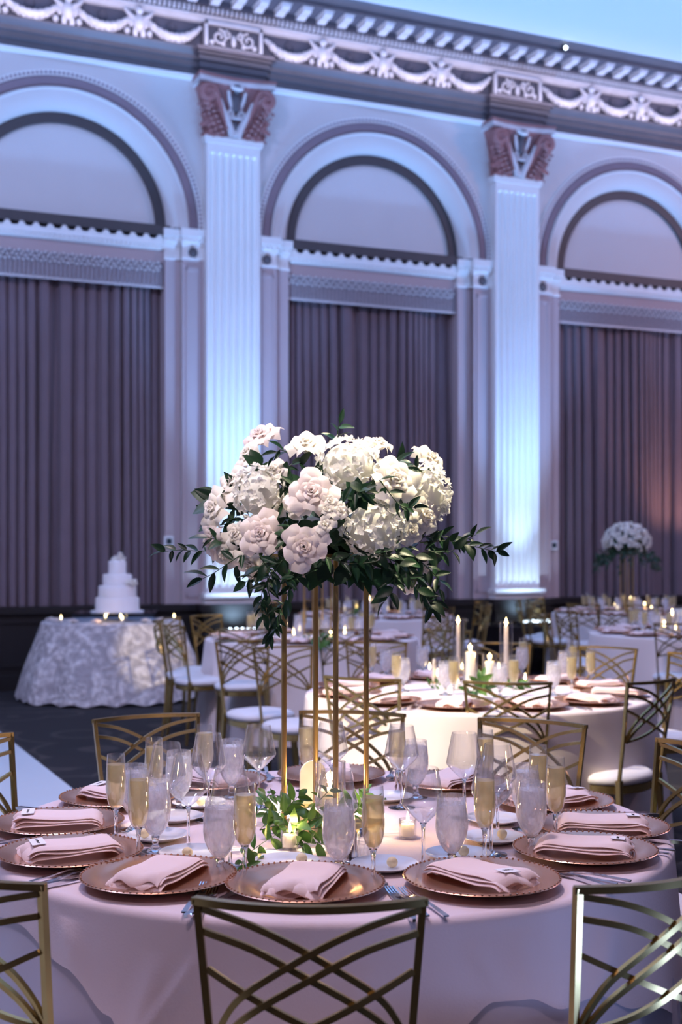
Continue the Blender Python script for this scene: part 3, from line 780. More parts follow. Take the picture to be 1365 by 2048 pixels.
# ------------------------------------------------------------------ cloths
def cloth_mesh(name, Rr, zt, hem, mt, flare, famp, nf, seed, na=200, lip=.018, nd=14, zoff=0, creases=()):
    rnd = random.Random(seed); ph = [rnd.uniform(0, 6.28) for _ in range(5)]
    def fold(a): return .55*math.sin(nf*a+ph[0]+.8*math.sin(2*a+ph[2]))+.3*math.sin((nf*1.7)//1*a+ph[1])+.25*math.sin(3*a+ph[3])
    m = MB(); rings = [0, .35*Rr, .7*Rr, .93*Rr, Rr-lip]
    def f(u, v):
        a = 2*PI*u; k = int(round(v*(len(rings)+4+nd-1)))
        if k < len(rings): r, z = rings[k], zt+.0008*math.sin(9*a+ph[0])*(k == 3)
        elif k < len(rings)+4:
            q = (k-len(rings)+1)/4*PI/2; r = Rr-lip+lip*math.sin(q); z = zt-lip*(1-math.cos(q))
        else:
            q = (k-len(rings)-3)/nd; L = hem(a); dz = L*q
            w = min(1, dz/.5); r = Rr+flare*dz+famp*fold(a)*min(1, dz/.35)*(.4+.6*w)+famp*.5*w; z = zt-lip-dz
            for (ca, cz, cb, cy, amp, sg) in creases:
                ad = math.degrees(a); tt = min(1, max(0, (dz-cz)/(cy-cz))); am = ca+(cb-ca)*tt
                fall = math.exp(-((ad-am)/sg)**2)*math.sin(PI*min(1, max(0, (dz-cz)/(cy-cz)))**.8)
                r += amp*fall
        return Vector((r*math.cos(a), r*math.sin(a), z+zoff))
    m.grid(f, na+1, len(rings)+4+nd)
    return m.mesh(name, mt, True, 70)
def lin(tab):
    def f(a):
        d = math.degrees(a) % 360
        for (a0, v0), (a1, v1) in zip(tab, tab[1:]):
            if a0 <= d <= a1: 
                q = (d-a0)/(a1-a0); q = q*q*(3-2*q); return v0+(v1-v0)*q
        return tab[0][1]
    return f
TZ = .76
T1 = (-.03, 3.30); T2 = (.68, 6.40); T3 = (-.24, 10.4); T4 = (.36, 13.75); T5 = (3.25, 14.5); T6 = (3.0, 11.0); RT = .86
hem1 = lin([(0,.28),(40,.24),(90,.30),(140,.26),(190,.12),(205,.09),(221,.07),(233,.12),(241,.19),(246,.32),(255,.42),(268,.42),(278,.30),(286,.20),(292,.15),(297,.155),(303,.19),(309,.185),(318,.24),(335,.32),(360,.28)])
o = obj('tablecloth', cloth_mesh('overlay', RT, TZ, hem1, M['cloth'], .06, .030, 11, 4, na=720, nd=30, creases=((254,.05,243,.30,.014,1.1),(248,.06,244,.33,.012,2.0),(262,.08,264,.40,.012,3.5),(289,.03,293,.14,.004,1.5),(296,.02,298,.15,.005,2.2),(312,.04,310,.22,.014,2.5),(232,.02,236,.15,.010,2.5),(275,.06,272,.36,.010,2.5))), None, (T1[0], T1[1], 0)); tag(o, 'blush overlay cloth with uneven hem on the nearest round table', 'tablecloth')
o = obj('tablecloth', cloth_mesh('skirt', RT-.012, TZ-.006, lambda a: .735, M['skirt'], .05, .026, 17, 9, na=400), None, (T1[0], T1[1], 0)); tag(o, 'long lilac grey under cloth hanging to the floor of the nearest table', 'tablecloth')
sk2 = cloth_mesh('cloth', RT, TZ, lambda a: .735, M['ivorycloth'], .07, .028, 12, 21)
for T, lab in ((T2, 'ivory floor length cloth on the candlelit table behind the nearest one'), (T3, 'lilac lit cloth on the middle table behind the gold stand rods'), (T4, 'cloth on the far table under the middle curtain'), (T5, 'cloth on the far right table under the tall bouquet'), (T6, 'cloth on the table cut by the right edge')):
    tag(obj('tablecloth', sk2, None, (T[0], T[1], 0), (0,0,random.uniform(0,6))), lab, 'tablecloth', 'floor length round tablecloths')

# ------------------------------------------------------------------ tableware prototypes
def make_charger():
    P = Proto('charger_plate')
    m = MB(); m.lathe([(0,.007),(.095,.007),(.108,.009),(.118,.014),(.150,.020),(.165,.0225),(.167,.021),(.150,.016),(.118,.009),(.10,.001),(0,.001)], 48); P.part('dish', m.mesh('dish', M['rosegold'], True, 35))
    m = MB()
    for i in range(72):
        a = 2*PI*i/72; m.blob((.1635*math.cos(a), .1635*math.sin(a), .0225), .0028, 6, 4)
    P.part('beaded_rim', m.mesh('beaded_rim', M['rosegold']), None, kind='stuff')
    return P
CHARGER = make_charger()
def napkin_mesh(seed):
    rnd = random.Random(seed); m = MB()
    L, Wd = .215, .112
    for k in range(3):
        z0 = .0225+.0065*k; sl = rnd.uniform(-.006, .006); sw = .004*(2-k)
        def top(u, v, z0=z0, k=k, sl=sl, sw=sw):
            x = -L/2-sl+(L+sl+.006*math.sin(v*9+k*2)*u)*u; y = (v-.5)*(Wd+2*sw)
            y += .010*(u-.5)*(1 if seed % 2 else -1)
            edge = max(abs(2*v-1)**8, abs(2*u-1)**16)
            ruff = .006*math.sin(v*11+k*1.6+seed)*max(0, u-.72)/.28
            sag = -.010*(max(0, abs(2*u-1)-.75)/.25)**2
            return Vector((x, y, z0+.006*(1-.9*edge)+ruff+sag+.002*math.sin(u*7+k)))
        m.grid(top, 20, 14)
        m.grid(lambda u, v: top(u, v)-Vector((0, 0, .0055*(1-.8*max(abs(2*v-1)**8, abs(2*u-1)**16)))), 20, 14, True)
        # joined rim
        for v_ in (0, 1): m.grid(lambda u, w, v_=v_: top(u, v_)-Vector((0, (-.002 if v_ else .002)*0, .0013*w)), 20, 2)
        for u_ in (0, 1): m.grid(lambda v, w, u_=u_: top(u_, v)-Vector((0, 0, .0013*w)), 14, 2)
    return m.mesh('napkin', M['napkin'], True, 50)
NAPS = [napkin_mesh(i) for i in range(3)]
def lathe_me(name, prof, mt, n=28, ang=50): return MB().lathe(prof, n).mesh(name, mt, True, ang)
def make_flute():
    P = Proto('champagne_flute')
    P.part('foot', lathe_me('foot', [(0,0),(.031,0),(.0315,.0012),(.026,.0028),(.012,.006),(.006,.010),(.0048,.016),(.0045,.05),(.006,.068),(.009,.074),(0,.076)], M['glasstem'], 24))
    P.part('bowl', lathe_me('bowl', [(.004,.0735),(.012,.078),(.0185,.088),(.023,.105),(.0248,.125),(.0245,.150),(.0232,.18),(.0215,.209),(.0210,.209)], M['glass']))
    P.part('champagne', lathe_me('champagne', [(0,.0765),(.011,.0795),(.0175,.089),(.022,.106),(.0237,.125),(.0235,.150),(.0222,.182),(.022,.1845),(0,.1845)], M['wine']))
    return P
def make_goblet():
    P = Proto('water_goblet')
    P.part('foot', lathe_me('foot', [(0,0),(.034,0),(.0345,.0015),(.028,.003),(.013,.007),(.008,.013),(.0075,.025),(.010,.034),(0,.036)], M['glasstem'], 24))
    P.part('bowl', lathe_me('bowl', [(.006,.034),(.016,.042),(.026,.056),(.0335,.075),(.0365,.095),(.036,.118),(.0335,.142),(.0315,.165),(.031,.165)], M['waterlow']))
    P.part('iced_water', lathe_me('iced_water', [(0,.037),(.015,.044),(.025,.058),(.0322,.076),(.0352,.096),(.0346,.118),(.0322,.142),(.0318,.147),(.02,.1485),(0,.147)], M['frost']))
    return P
def make_wine():
    P = Proto('wine_glass')
    P.part('foot', lathe_me('foot', [(0,0),(.037,0),(.0375,.0012),(.030,.003),(.013,.006),(.005,.011),(.0038,.02),(.0036,.085),(.005,.098),(.008,.103),(0,.104)], M['glasstem'], 24))
    P.part('bowl', lathe_me('bowl', [(.003,.102),(.012,.107),(.030,.124),(.045,.140),(.0475,.146),(.0465,.153),(.0405,.185),(.0325,.226),(.0320,.226)], M['glass'], 32, 25))
    return P
FLUTE, GOBLET, WINE = make_flute(), make_goblet(), make_wine()
PLATE = lathe_me('bread_plate', [(0,.006),(.046,.006),(.052,.009),(.072,.014),(.0755,.0152),(.076,.014),(.052,.004),(.045,.001),(0,.001)], M['china'], 40, 40)
bm_ = MB(); bm_.blob((0,0,.0115), (.0125,.0125,.0118), 14, 10); BUTTER = bm_.mesh('butter_ball', M['butter'])
def fork_mesh():
    m = MB()
    m.bar([(-.095,0,.004),(-.06,0,.006),(0,0,.010),(.03,0,.007)], [.011,.010,.006,.005], [.003,.003,.003,.003], (0,0,1))
    m.bar([(.028,0,.007),(.04,0,.004),(.055,0,.003)], [.006,.020,.022], .0022, (0,0,1))
    for k in range(4):
        y = -.0084+.0056*k; m.bar([(.054,y,.003),(.075,y,.005),(.095,y*.95,.010)], [.0034,.0030,.0018], .002, (0,0,1))
    return m.mesh('fork', M['silver'], True, 50)
def knife_mesh():
    m = MB()
    m.bar([(-.11,0,.005),(-.10,0,.005),(-.04,0,.006),(0,0,.006)], [.006,.012,.010,.007], [.006,.008,.007,.005], (0,0,1))
    m.bar([(0,0,.006),(.02,.002,.005),(.07,.002,.004),(.10,.001,.004),(.112,-.003,.004)], [.006,.016,.018,.014,.003], .002, (0,0,1))
    return m.mesh('knife', M['silver'], True, 50)
FORK, KNIFE = fork_mesh(), knife_mesh()
CARD = MB().box(-.024,.024,-.016,.016,0,.0006).mesh('place_card', M['card'], False)
def ink_mesh(seed):
    rnd = random.Random(seed); m = MB(); p = []
    for i in range(40):
        q = i/39; p.append((-.014+.028*q+.002*math.sin(q*40), .0028*math.sin(q*31+seed)*rnd.uniform(.5,1.3), .0011))
    m.tube(p, .0004, 4); return m.mesh('handwriting', M['ink'], False)
INKS = [ink_mesh(i) for i in range(4)]

# ------------------------------------------------------------------ nearest table: place settings
W1 = 'on the nearest table'
SE = [(-94,.635,'front middle place'),(-61,.675,'first place right of front middle'),(-29,.68,'second place right of front middle'),(-7,.69,'third place right of front middle'),(22,.665,'fourth place right of front middle'),(57,.65,'fifth place right of front middle'),
      (90,.66,'far middle place'),(123,.66,'fifth place left of front middle'),(153,.665,'fourth place left of front middle'),(183,.69,'third place left of front middle'),(211,.69,'second place left of front middle'),(238,.675,'first place left of front middle')]
NAPROT = {0:-8, 1:10, 2:14, 3:0, 11:14, 10:-6, 9:6}
for i, (a, r, nm) in enumerate(SE):
    d = Vector((math.cos(R(a)), math.sin(R(a)), 0)); p = Vector((T1[0], T1[1], TZ+.001))+d*r
    tag(CHARGER.spawn(p, R(a)), 'rose gold beaded charger at the %s of the nearest table' % nm, 'charger plate', 'charger plates on the nearest table')
    nr = R(a+NAPROT.get(i, random.uniform(-8, 8)))
    tag(obj('napkin', NAPS[i % 3], None, p+Vector((0,0,-.001)), (0,0,nr)), 'folded blush napkin on the charger at the %s, nearest table' % nm, 'napkin', 'folded napkins on the nearest table')
    if i in (1, 2, 3, 4, 8, 9, 10):
        e = obj('place_card', CARD, None, p+Vector((math.cos(nr), math.sin(nr), 0))*.075+Vector((0,0,.0465)), (R(3),R(5),nr+PI/2)); tag(e, 'white handwritten place card on the napkin at the %s' % nm, 'card', 'place cards on the nearest table')
        obj('handwriting', INKS[i % 4], e)
    # cutlery in the gaps between chargers; the sitter looks inwards, forks on the left
    for k, (da, rr, me, nm2) in enumerate(((-16.6,.765,FORK,'fork'), (-14.2,.775,FORK,'fork'), (15.4,.775,KNIFE,'knife'))):
        aa = a+da; dd = Vector((math.cos(R(aa)), math.sin(R(aa)), 0))
        e = obj(nm2, me, None, Vector((T1[0], T1[1], TZ+.0012))+dd*(rr-.012), (0, 0, R(aa+180+random.uniform(-6,6)+(10 if me is FORK else -8))), 1.08)
        which = ('outer ', 'inner ', '')[k]
        tag(e, 'steel %s%s beside the charger at the %s, nearest table' % (which, nm2, nm), nm2, 'cutlery on the nearest table')

def at(x, y): p = px(x, y, TZ); return Vector((p.x, p.y, TZ+.001))
for x, y in ((232,1680),(277,1722),(490,1762),(747,1769),(970,1723),(1112,1688),(1077,1654),(971,1610),(795,1591),(613,1582),(410,1595),(308,1633)):
    reg(FLUTE.spawn(at(x, y), random.uniform(0,6)), 'full champagne flute', W1, 'champagne flute')
for x, y in ((678,1755),(440,1750),(904,1740),(1063,1704),(1052,1659),(311,1703),(268,1660),(463,1595),(358,1624),(832,1596)):
    reg(GOBLET.spawn(at(x, y), random.uniform(0,6)), 'frosty goblet of iced water', W1, 'goblet')
for x, y in ((377,1700),(518,1615),(417,1640),(334,1667),(461,1737),(673,1747),(663,1605),(804,1616),(847,1740),(929,1637),(996,1669),(983,1710)):
    reg(WINE.spawn(at(x, y), random.uniform(0,6)), 'empty angular wine glass', W1, 'wine glass')
for x, y, bx, by in ((572,1734,604,1729),(769,1739,785,1737),(384,1715,375,1717),(316,1680,289,1678),(349,1642,None,0),(399,1614,402,1613),(917,1718,928,1714),(986,1684,1005,1679),(989,1646,None,0),(773,1601,None,0)):
    reg(obj('bread_plate', PLATE, None, at(x, y)), 'small white bread plate', W1, 'plate')
    if bx:
        b = px(bx, by, TZ+.006); reg(obj('butter_ball', BUTTER, None, (b.x, b.y, TZ+.0085)), 'round butter ball on a bread plate', W1, 'butter')
# salt and pepper
for x, y, nm, top in ((728,1722,'salt','bright'),(704,1726,'pepper','dark')):
    P = Proto('%s_shaker' % nm)
    P.part('glass_body', lathe_me('glass_body', [(0,.002),(.0165,.002),(.0165,.006),(.013,.04),(.0115,.058),(0,.058)], M['silver'] if nm == 'pepper' else M['waterlow'], 20))
    P.part('metal_cap', lathe_me('metal_cap', [(.0125,.056),(.0125,.066),(.010,.073),(0,.076)], M['silver'], 20)); P.part('base_ring', lathe_me('base_ring', [(0,0),(.018,0),(.018,.004),(.016,.006),(0,.006)], M['silver'], 20))
    P.spawn(at(x, y), 0, ('tall glass salt shaker beside the middle water goblet' if nm == 'salt' else 'steel pepper shaker half hidden behind the middle water goblet'), 'shaker')

# ------------------------------------------------------------------ candles
FL = MB().lathe([(0,-.002),(.0028,.001),(.0042,.006),(.0035,.013),(.0018,.021),(0,.028)], 10).mesh('flame', M['flame'])
def wick_me(): return MB().tube([(0,0,0),(.0005,0,.005),(.001,0,.009)], .0008, 5).mesh('wick', M['ink'])
WICK = wick_me()
def candle_in_glass(name, loc, gr, gh, cr_, ch, power=0, floor=.006, fs=1.0, taper=False):
    r = empty(name, loc)
    g = MB().lathe([(0,.001),(gr*.98,.001),(gr,.004),(gr,gh),(gr-.0018,gh),(gr-.0018,floor+.0),(0,floor-.001)], 28).mesh('glass_holder', M['clear'], True, 40)
    obj('glass_holder', g, r)
    c = MB().lathe([(0,floor),(cr_,floor),(cr_*(.85 if taper else 1),floor+ch-.003),(cr_*.9*(.85 if taper else 1),floor+ch),(cr_*.5,floor+ch-.002),(0,floor+ch-.003)], 20).mesh('wax', M['wax'], True, 40)
    cc = obj('wax', c, r); obj('wick', WICK, cc, (0,0,floor+ch-.004)); obj('flame', FL, cc, (0,0,floor+ch+.005), (0,0,0), fs)
    if power:
        point('candle_light', Vector(loc)+Vector((0,0,floor+ch+.022)), (1.0,.60,.25), power, .012)
    return r
def votive(loc, power=0, fs=1.0): return candle_in_glass('votive_candle', loc, .022, .046, .0175, .028, power, fs=fs)
tag(votive(at(580,1698), .9), 'lit votive candle in clear glass in front of the green garland', 'candle')
tag(votive(at(816,1676), .9), 'lit votive candle in clear glass on bare cloth right of the gold stand', 'candle')
tag(candle_in_glass('hurricane_candle', (-.028, 3.315, TZ+.008), .040, .155, .026, .078, 1.5, fs=1.3), 'lit pillar candle in a clear hurricane glass between the gold rods', 'candle')
def arch_card(loc, rot, wd, ht, label):
    m = MB(); n = 18; h = ht-wd/2
    poly = [(-wd/2,.004),(wd/2,.004)]+[(wd/2*math.cos(PI*i/n), h+wd/2*math.sin(PI*i/n)) for i in range(n+1)]
    m.extrude(poly, -.003, .003, lambda a, b, q: (a, q, b)); r = empty('table_card', loc, rot)
    obj('arch_panel', m.mesh('arch_panel', M['ivorycard'], False), r)
    obj('foot', MB().box(-wd/2-.005,wd/2+.005,-.018,.018,0,.006).mesh('foot', M['gold'], False), r); tag(r, label, 'table card'); return r
arch_card(at(626,1612), R(20), .075, .125, 'ivory arch shaped table card behind the hurricane candle')
# ------------------------------------------------------------------ flowers
def rose_mesh(name, mt, N=24, seed=0, rad=1.0):
    """cupped rose: tight spiral heart, then broad overlapping petals with rolled lips"""
    rnd = random.Random(seed); m = MB(); ga = 2.39996
    for i in range(N):
        t = i/(N-1); a0 = i*ga+rnd.uniform(-.2,.2)
        r0 = .05+.40*t**1.15; flare = .01+.66*t**2.1; hgt = .98-.34*t-.06*rnd.random(); wa = 1.45-.68*t**.8; zb = -.35
        roll = .03+.13*t; notch = rnd.uniform(.02,.10)
        def f(u, v):
            uu = 2*u-1
            ww = wa*(.50+.62*math.sin(PI*.62*v))*(1-.55*t*max(0, v-.60)/.40)
            a = a0+uu*ww
            cup = r0*(.35+.65*math.sin(PI/2*min(1, v*1.4)))
            lip = max(0, v-.72)/.28
            r = cup+flare*v**2.2+roll*lip**1.5+.03*uu*(1 if i % 2 else -1)
            z = zb+hgt*math.sin(PI/2*v**.85)-roll*.7*lip**2.0*(1+1.6*uu*uu)-(.14+.10*t)*abs(uu)**2.4*v+notch*lip*(1-abs(uu))**2
            r += .018*math.sin(uu*6+i*1.3)*v
            return Vector((r*math.cos(a), r*math.sin(a), z))*rad
        m.grid(f, 9, 9)
    return m.mesh(name, mt, True, 80)
ROSES = [rose_mesh('rose', M['rose'], 27, 1, .98), rose_mesh('rose', M['rose'], 23, 5, .98), rose_mesh('rose', M['blush'], 26, 3, .98), rose_mesh('rose', M['blush'], 30, 8, .98)]
SPRAY_ROSE = rose_mesh('spray_rose', M['rose'], 13, 4, 1.0)
FAR_ROSE = rose_mesh('rose', M['rose'], 10, 4, .95)
def floret_mesh(seed):
    rnd = random.Random(seed); m = MB()
    for k in range(4):
        a0 = PI/2*k+rnd.uniform(-.12,.12); lift = rnd.uniform(.0,.6)
        def f(u, v):
            uu = 2*u-1; w = .43*math.sin(PI*min(1, .10+.84*v))**.75
            r = .06+.92*v*(1-.10*uu*uu)
            return Vector((r*math.cos(a0)-uu*w*math.sin(a0), r*math.sin(a0)+uu*w*math.cos(a0), lift*v*v+.10*uu*uu+k*.015))
        m.grid(f, 5, 5)
    m.blob((0,0,.06), .09, 5, 4)
    return m.mesh('floret', M['hydra'], True, 80)
FLORETS = [floret_mesh(i) for i in range(4)]
def leaf_mesh(mt, wd=.20, fold=.10, bend=.18):
    m = MB()
    def f(u, v):
        uu = 2*u-1; w = wd*math.sin(PI*v**.8)**.85*(1-.1*v) if 0 < v < 1 else 0
        return Vector((v, uu*w, fold*abs(uu)*math.sin(PI*v)-bend*v*v))
    m.grid(f, 5, 8); return m.mesh('leaf', mt, True, 80)
LEAF = [leaf_mesh(M['leaf']), leaf_mesh(M['leaf'], .26, .06, .3), leaf_mesh(M['leaf'], .17, .12, .05)]
LEAFB = [leaf_mesh(M['leafb']), leaf_mesh(M['leafb'], .24, .06, .3), leaf_mesh(M['leafb'], .20, .12, .05)]
LEAFBIG = leaf_mesh(M['leaf'], .36, .05, .25)
def rot_to(axis, spin=0):
    q = Vector((0,0,1)).rotation_difference(Vector(axis).normalized()); return (q.to_matrix() @ Matrix.Rotation(spin, 3, 'Z')).to_euler()
def rot_leaf(dirv, upv, spin=0):
    x = Vector(dirv).normalized(); u = Vector(upv); y = u.cross(x)
    if y.length < 1e-4: y = x.orthogonal()
    y.normalize(); z = x.cross(y)
    mt = Matrix((x, y, z)).transposed() @ Matrix.Rotation(spin, 3, 'X'); return mt.to_euler()
def spray(parent, pts, n, size, leaves, rnd, name='leaf_spray', stem=.0016):
    """a stem with alternate leaves; points are relative to the parent"""
    pts = [Vector(p) for p in pts]; path = []
    P_ = [pts[0]]+pts+[pts[-1]]
    for i in range(1, len(P_)-2):
        for k in range(6):
            t = k/6; p0, p1, p2, p3 = P_[i-1:i+3]
            path.append(.5*((2*p1)+(-p0+p2)*t+(2*p0-5*p1+4*p2-p3)*t*t+(-p0+3*p1-3*p2+p3)*t**3))
    path.append(pts[-1])
    m = MB(); L = len(path); m.tube(path, [stem*(1-.6*i/(L-1)) for i in range(L)], 5); so = obj(name, m.mesh('stem', M['stem']), parent)
    for k in range(n):
        q = (k+.6)/n; i = min(int(q*(L-1)), L-2); p = path[i]; t = (path[i+1]-path[max(i-1, 0)]).normalized()
        side = t.orthogonal().normalized(); side = Matrix.Rotation((k % 2)*PI+rnd.uniform(-.7,.7)+(0 if abs(side.z) < .9 else 1), 3, t) @ side
        cs = Vector((t.z, 0, -t.x)); cs = cs.normalized() if cs.length > .2 else side
        d = (t*rnd.uniform(.5,1.0)+(cs*(1 if k % 2 else -1))*rnd.uniform(.5,1.0)+Vector((rnd.uniform(-.3,.3), rnd.uniform(-.8,.3), rnd.uniform(-.35,.15)))).normalized()
        if k == n-1: d = t
        obj('leaf', leaves[rnd.randrange(len(leaves))], so, p, rot_leaf(d, Vector((rnd.uniform(-.5,.5), rnd.uniform(-1.2,-.1), rnd.uniform(.3,1)))), size*rnd.uniform(.75,1.15))
    return so

def stand(loc, rotz, side, h, label):
    r = empty('flower_stand', loc, rotz)
    obj('base_plate', MB().box(-side*.72,side*.72,-side*.72,side*.72,0,.008).mesh('base_plate', M['gold'], False), r)
    rm_ = MB().lathe([(0,.006),(.0068,.006),(.0068,h),(0,h)], 12).mesh('rod', M['gold'], True, 40)
    for sx in (-1, 1):
        for sy in (-1, 1): obj('rod', rm_, r, (sx*side/2, sy*side/2, 0))
    obj('top_plate', MB().box(-side*.7,side*.7,-side*.7,side*.7,h,h+.008).mesh('top_plate', M['gold'], False), r)
    tag(r, label, 'flower stand'); return r
stand((-.04, 3.296, TZ+.001), R(-30.6), .1535, .69, 'tall gold stand of four slim rods holding the big white bouquet')

# big bouquet -------------------------------------------------------
K = Vector((-.045, 3.30, 1.53))
BQ = empty('bouquet', (K.x, K.y, 1.459)); tag(BQ, 'large tall bouquet of white and blush roses, hydrangeas and trailing leaves in front', 'bouquet')
rnd = random.Random(11)
m = MB(); m.blob((0,0,.055), (.16,.15,.06), 16, 10); obj('foam_core', m.mesh('foam_core', M['leaf']), BQ)
B0 = Vector(BQ.location)
def bpos(x, y, lift=0):
    p = pxd(x, y, K.y); dx, dz = p.x-K.x, p.z-K.z
    off = .24*math.sqrt(max(0, 1-(dx/.34)**2-(dz/.26)**2))+lift
    q = pxd(x, y, K.y-off); ax = Vector((dx/.34, -(off+.06)/.24, dz/.26+.10)).normalized()
    return q-B0, ax, (K.y-off)/FPX
for x, y, rp, kind, lift, extra in (
    (520,872,34,2,-.02,(-.5,-.9,.6)),(497,908,29,0,-.06,(-.9,-.6,.3)),(613,888,37,1,-.01,(-.05,-.5,1)),(623,984,42,2,.03,(0,-1,.15)),(523,1066,39,3,.02,(-.25,-1,.1)),
    (608,1094,41,2,.04,(.05,-1,-.05)),(790,961,44,0,.02,(.35,-.9,.4)),(861,918,33,1,-.03,(.5,-.9,.6)),(849,1033,36,0,.0,(.7,-.8,0)),(825,1062,26,1,.0,(.5,-.8,-.3)),
    (428,1017,36,1,.0,(-1,-.6,.1)),(467,965,36,1,-.02,(-.8,-.6,.5)),(424,1078,31,2,.0,(-1,-.6,-.1)),(452,1108,31,1,.0,(-.8,-.7,-.4)),(759,887,27,0,-.06,(.3,-.2,1)),
    (852,1138,20,0,-.02,(.5,-.6,-.6)),(822,1176,16,1,-.02,(.2,-.7,-.7)),(472,1066,22,0,-.01,(-.6,-.9,0)),(498,1130,24,1,.0,(-.3,-.8,-.6)),(892,1000,20,1,-.05,(1,-.4,.2)),
    (735,900,24,1,-.05,(.1,-.3,1)),(545,940,24,0,-.01,(-.2,-.8,.6)),(600,1010,26,0,-.02,(-.2,-1,-.2)),(560,1010,22,1,-.05,(-.3,-.9,.2))):
    p, ax, s = bpos(x, y, lift); ax = (ax*.45+Vector(extra).normalized()*.55).normalized()
    obj('rose', ROSES[kind], BQ, p-ax*rp*s*.15, rot_to(ax, rnd.uniform(0,6)), rp*s*1.12)
for x, y, rp in ((661,1002,16),(653,1019,15),(682,1022,18),(650,1050,20)):
    p, ax, s = bpos(x, y, .035); obj('spray_rose', SPRAY_ROSE, BQ, p, rot_to(ax*.3+Vector((.1,-1,.3)), rnd.uniform(0,6)), rp*s)
for x, y, rx, ry, nfl in ((697,932,64,58,86),(520,986,52,56,68),(747,1056,64,62,86),(855,988,45,60,60)):
    p, ax, s = bpos(x, y, -.035); q = Vector((rx*s, (rx+ry)/2*s*.9, ry*s))
    m = MB(); m.blob((0,0,0), tuple(q*.80), 14, 10); hh = obj('hydrangea', m.mesh('hydrangea_core', M['hydra']), BQ, p)
    for k in range(nfl):
        zz = 1-2*(k+.5)/nfl; a = k*2.39996; rr = math.sqrt(1-zz*zz); dv = Vector((rr*math.cos(a), zz, rr*math.sin(a)))
        if dv.y > .45: dv.y -= .9; dv.normalize()
        dv = (dv+Vector((rnd.uniform(-.09,.09),)*3)).normalized()
        fl = Vector((dv.x*q.x, dv.y*q.y, dv.z*q.z))*rnd.uniform(.88,1.0)
        obj('floret', FLORETS[k % 4], hh, fl, rot_to(dv+Vector((rnd.uniform(-.45,.45), rnd.uniform(-.45,.45), rnd.uniform(-.45,.45))), rnd.uniform(0,6)), rnd.uniform(.0122,.0162))
def bp(l, d): return [pxd(x, y, d+(dd[0] if dd else 0))-B0 for x, y, *dd in l]
for pts, d, n, sz in (
    ([(455,1095),(405,1102),(360,1100),(322,1104)],3.20,13,.040),([(490,1105),(455,1128),(425,1148),(400,1160)],3.12,7,.052),([(470,1085),(440,1080),(415,1075)],3.15,6,.045),
    ([(530,1120),(510,1150),(490,1165)],3.08,6,.045),([(545,1115),(535,1165),(545,1215),(552,1250),(540,1278)],3.08,20,.038),([(565,1120),(530,1170),(522,1210),(530,1240)],3.06,15,.038),
    ([(590,1125),(582,1165),(570,1205),(556,1235)],3.07,14,.040),([(520,1110),(545,1150),(580,1160),(610,1150)],3.05,9,.042),
    ([(840,1085),(900,1082),(945,1092),(978,1100),(997,1104)],3.18,18,.042),([(840,1075),(885,1072),(925,1080),(955,1068)],3.2,12,.040),([(850,1100),(890,1105),(925,1092)],3.16,8,.042),
    ([(790,1100),(825,1145),(850,1185),(868,1218)],3.1,15,.044),([(775,1105),(790,1150),(785,1180),(768,1205)],3.08,9,.050),([(810,1095),(855,1135),(880,1165),(872,1200)],3.12,13,.044),
    ([(750,1105),(800,1130),(835,1180),(875,1205)],3.06,12,.042),([(675,885),(676,862),(680,845)],3.22,5,.040),([(575,905),(560,900),(548,915)],3.10,5,.042),
    ([(500,930),(520,940),(560,940),(590,925)],3.17,7,.040),([(570,960),(572,1000),(570,1040),(565,1080)],3.14,12,.045),([(700,965),(715,985),(735,985)],3.02,8,.042),
    ([(760,960),(800,1010),(830,1015)],3.08,8,.040),([(600,1060),(580,1070),(560,1090)],3.06,7,.05),([(640,1110),(690,1125),(740,1125),(780,1115)],3.08,12,.048),
    ([(440,1050),(460,1045),(475,1030)],3.17,5,.042),([(560,1110),(600,1140),(650,1145),(700,1135)],3.12,12,.05),([(700,1140),(740,1150),(780,1160)],3.15,8,.05),([(845,945),(830,930),(820,925)],3.15,4,.035)):
    spray(BQ, bp(pts, d), n, sz, LEAF, rnd)
fo = obj('foliage', MB().blob((0,0,.04), (.10,.10,.05), 10, 6).mesh('foliage_core', M['leaf']), BQ)
for k in range(150):
    x, y = rnd.uniform(430,860), rnd.uniform(930,1140); p = pxd(x, y, 3.3); 
    e = ((p.x-K.x)/.31)**2+((p.z-K.z)/.20)**2
    if e > 1: continue
    q, ax, s = bpos(x, y, rnd.uniform(-.10,-.05)); d = Vector((ax.x+rnd.uniform(-.8,.8), ax.y*.4, ax.z+rnd.uniform(-.9,.5)))
    obj('leaf', LEAF[k % 3] if k % 4 else LEAFBIG, fo, q, rot_leaf(d, ax), rnd.uniform(.05,.075))
for k, (x, y) in enumerate(((700,1130),(660,1120),(740,1140),(590,1130),(640,1135),(720,1105),(560,1115),(770,1125))):
    q, ax, s = bpos(x, y, -.02); obj('leaf', LEAFBIG, fo, q, rot_leaf((rnd.uniform(-.9,.9),-.25,-.8), (rnd.uniform(-.3,.3),-1,.3)), .062)
for k, (dx, dz) in enumerate(((-.5,.6),(.5,.5),(.9,-.1),(-.9,.1),(.5,-.8),(-.3,-.9),(0,1))):
    q, ax, s = bpos(716, 990, .03); obj('leaf', LEAFBIG, fo, q, rot_leaf((dx,-.35,dz), (0,-1,.2)), .042)

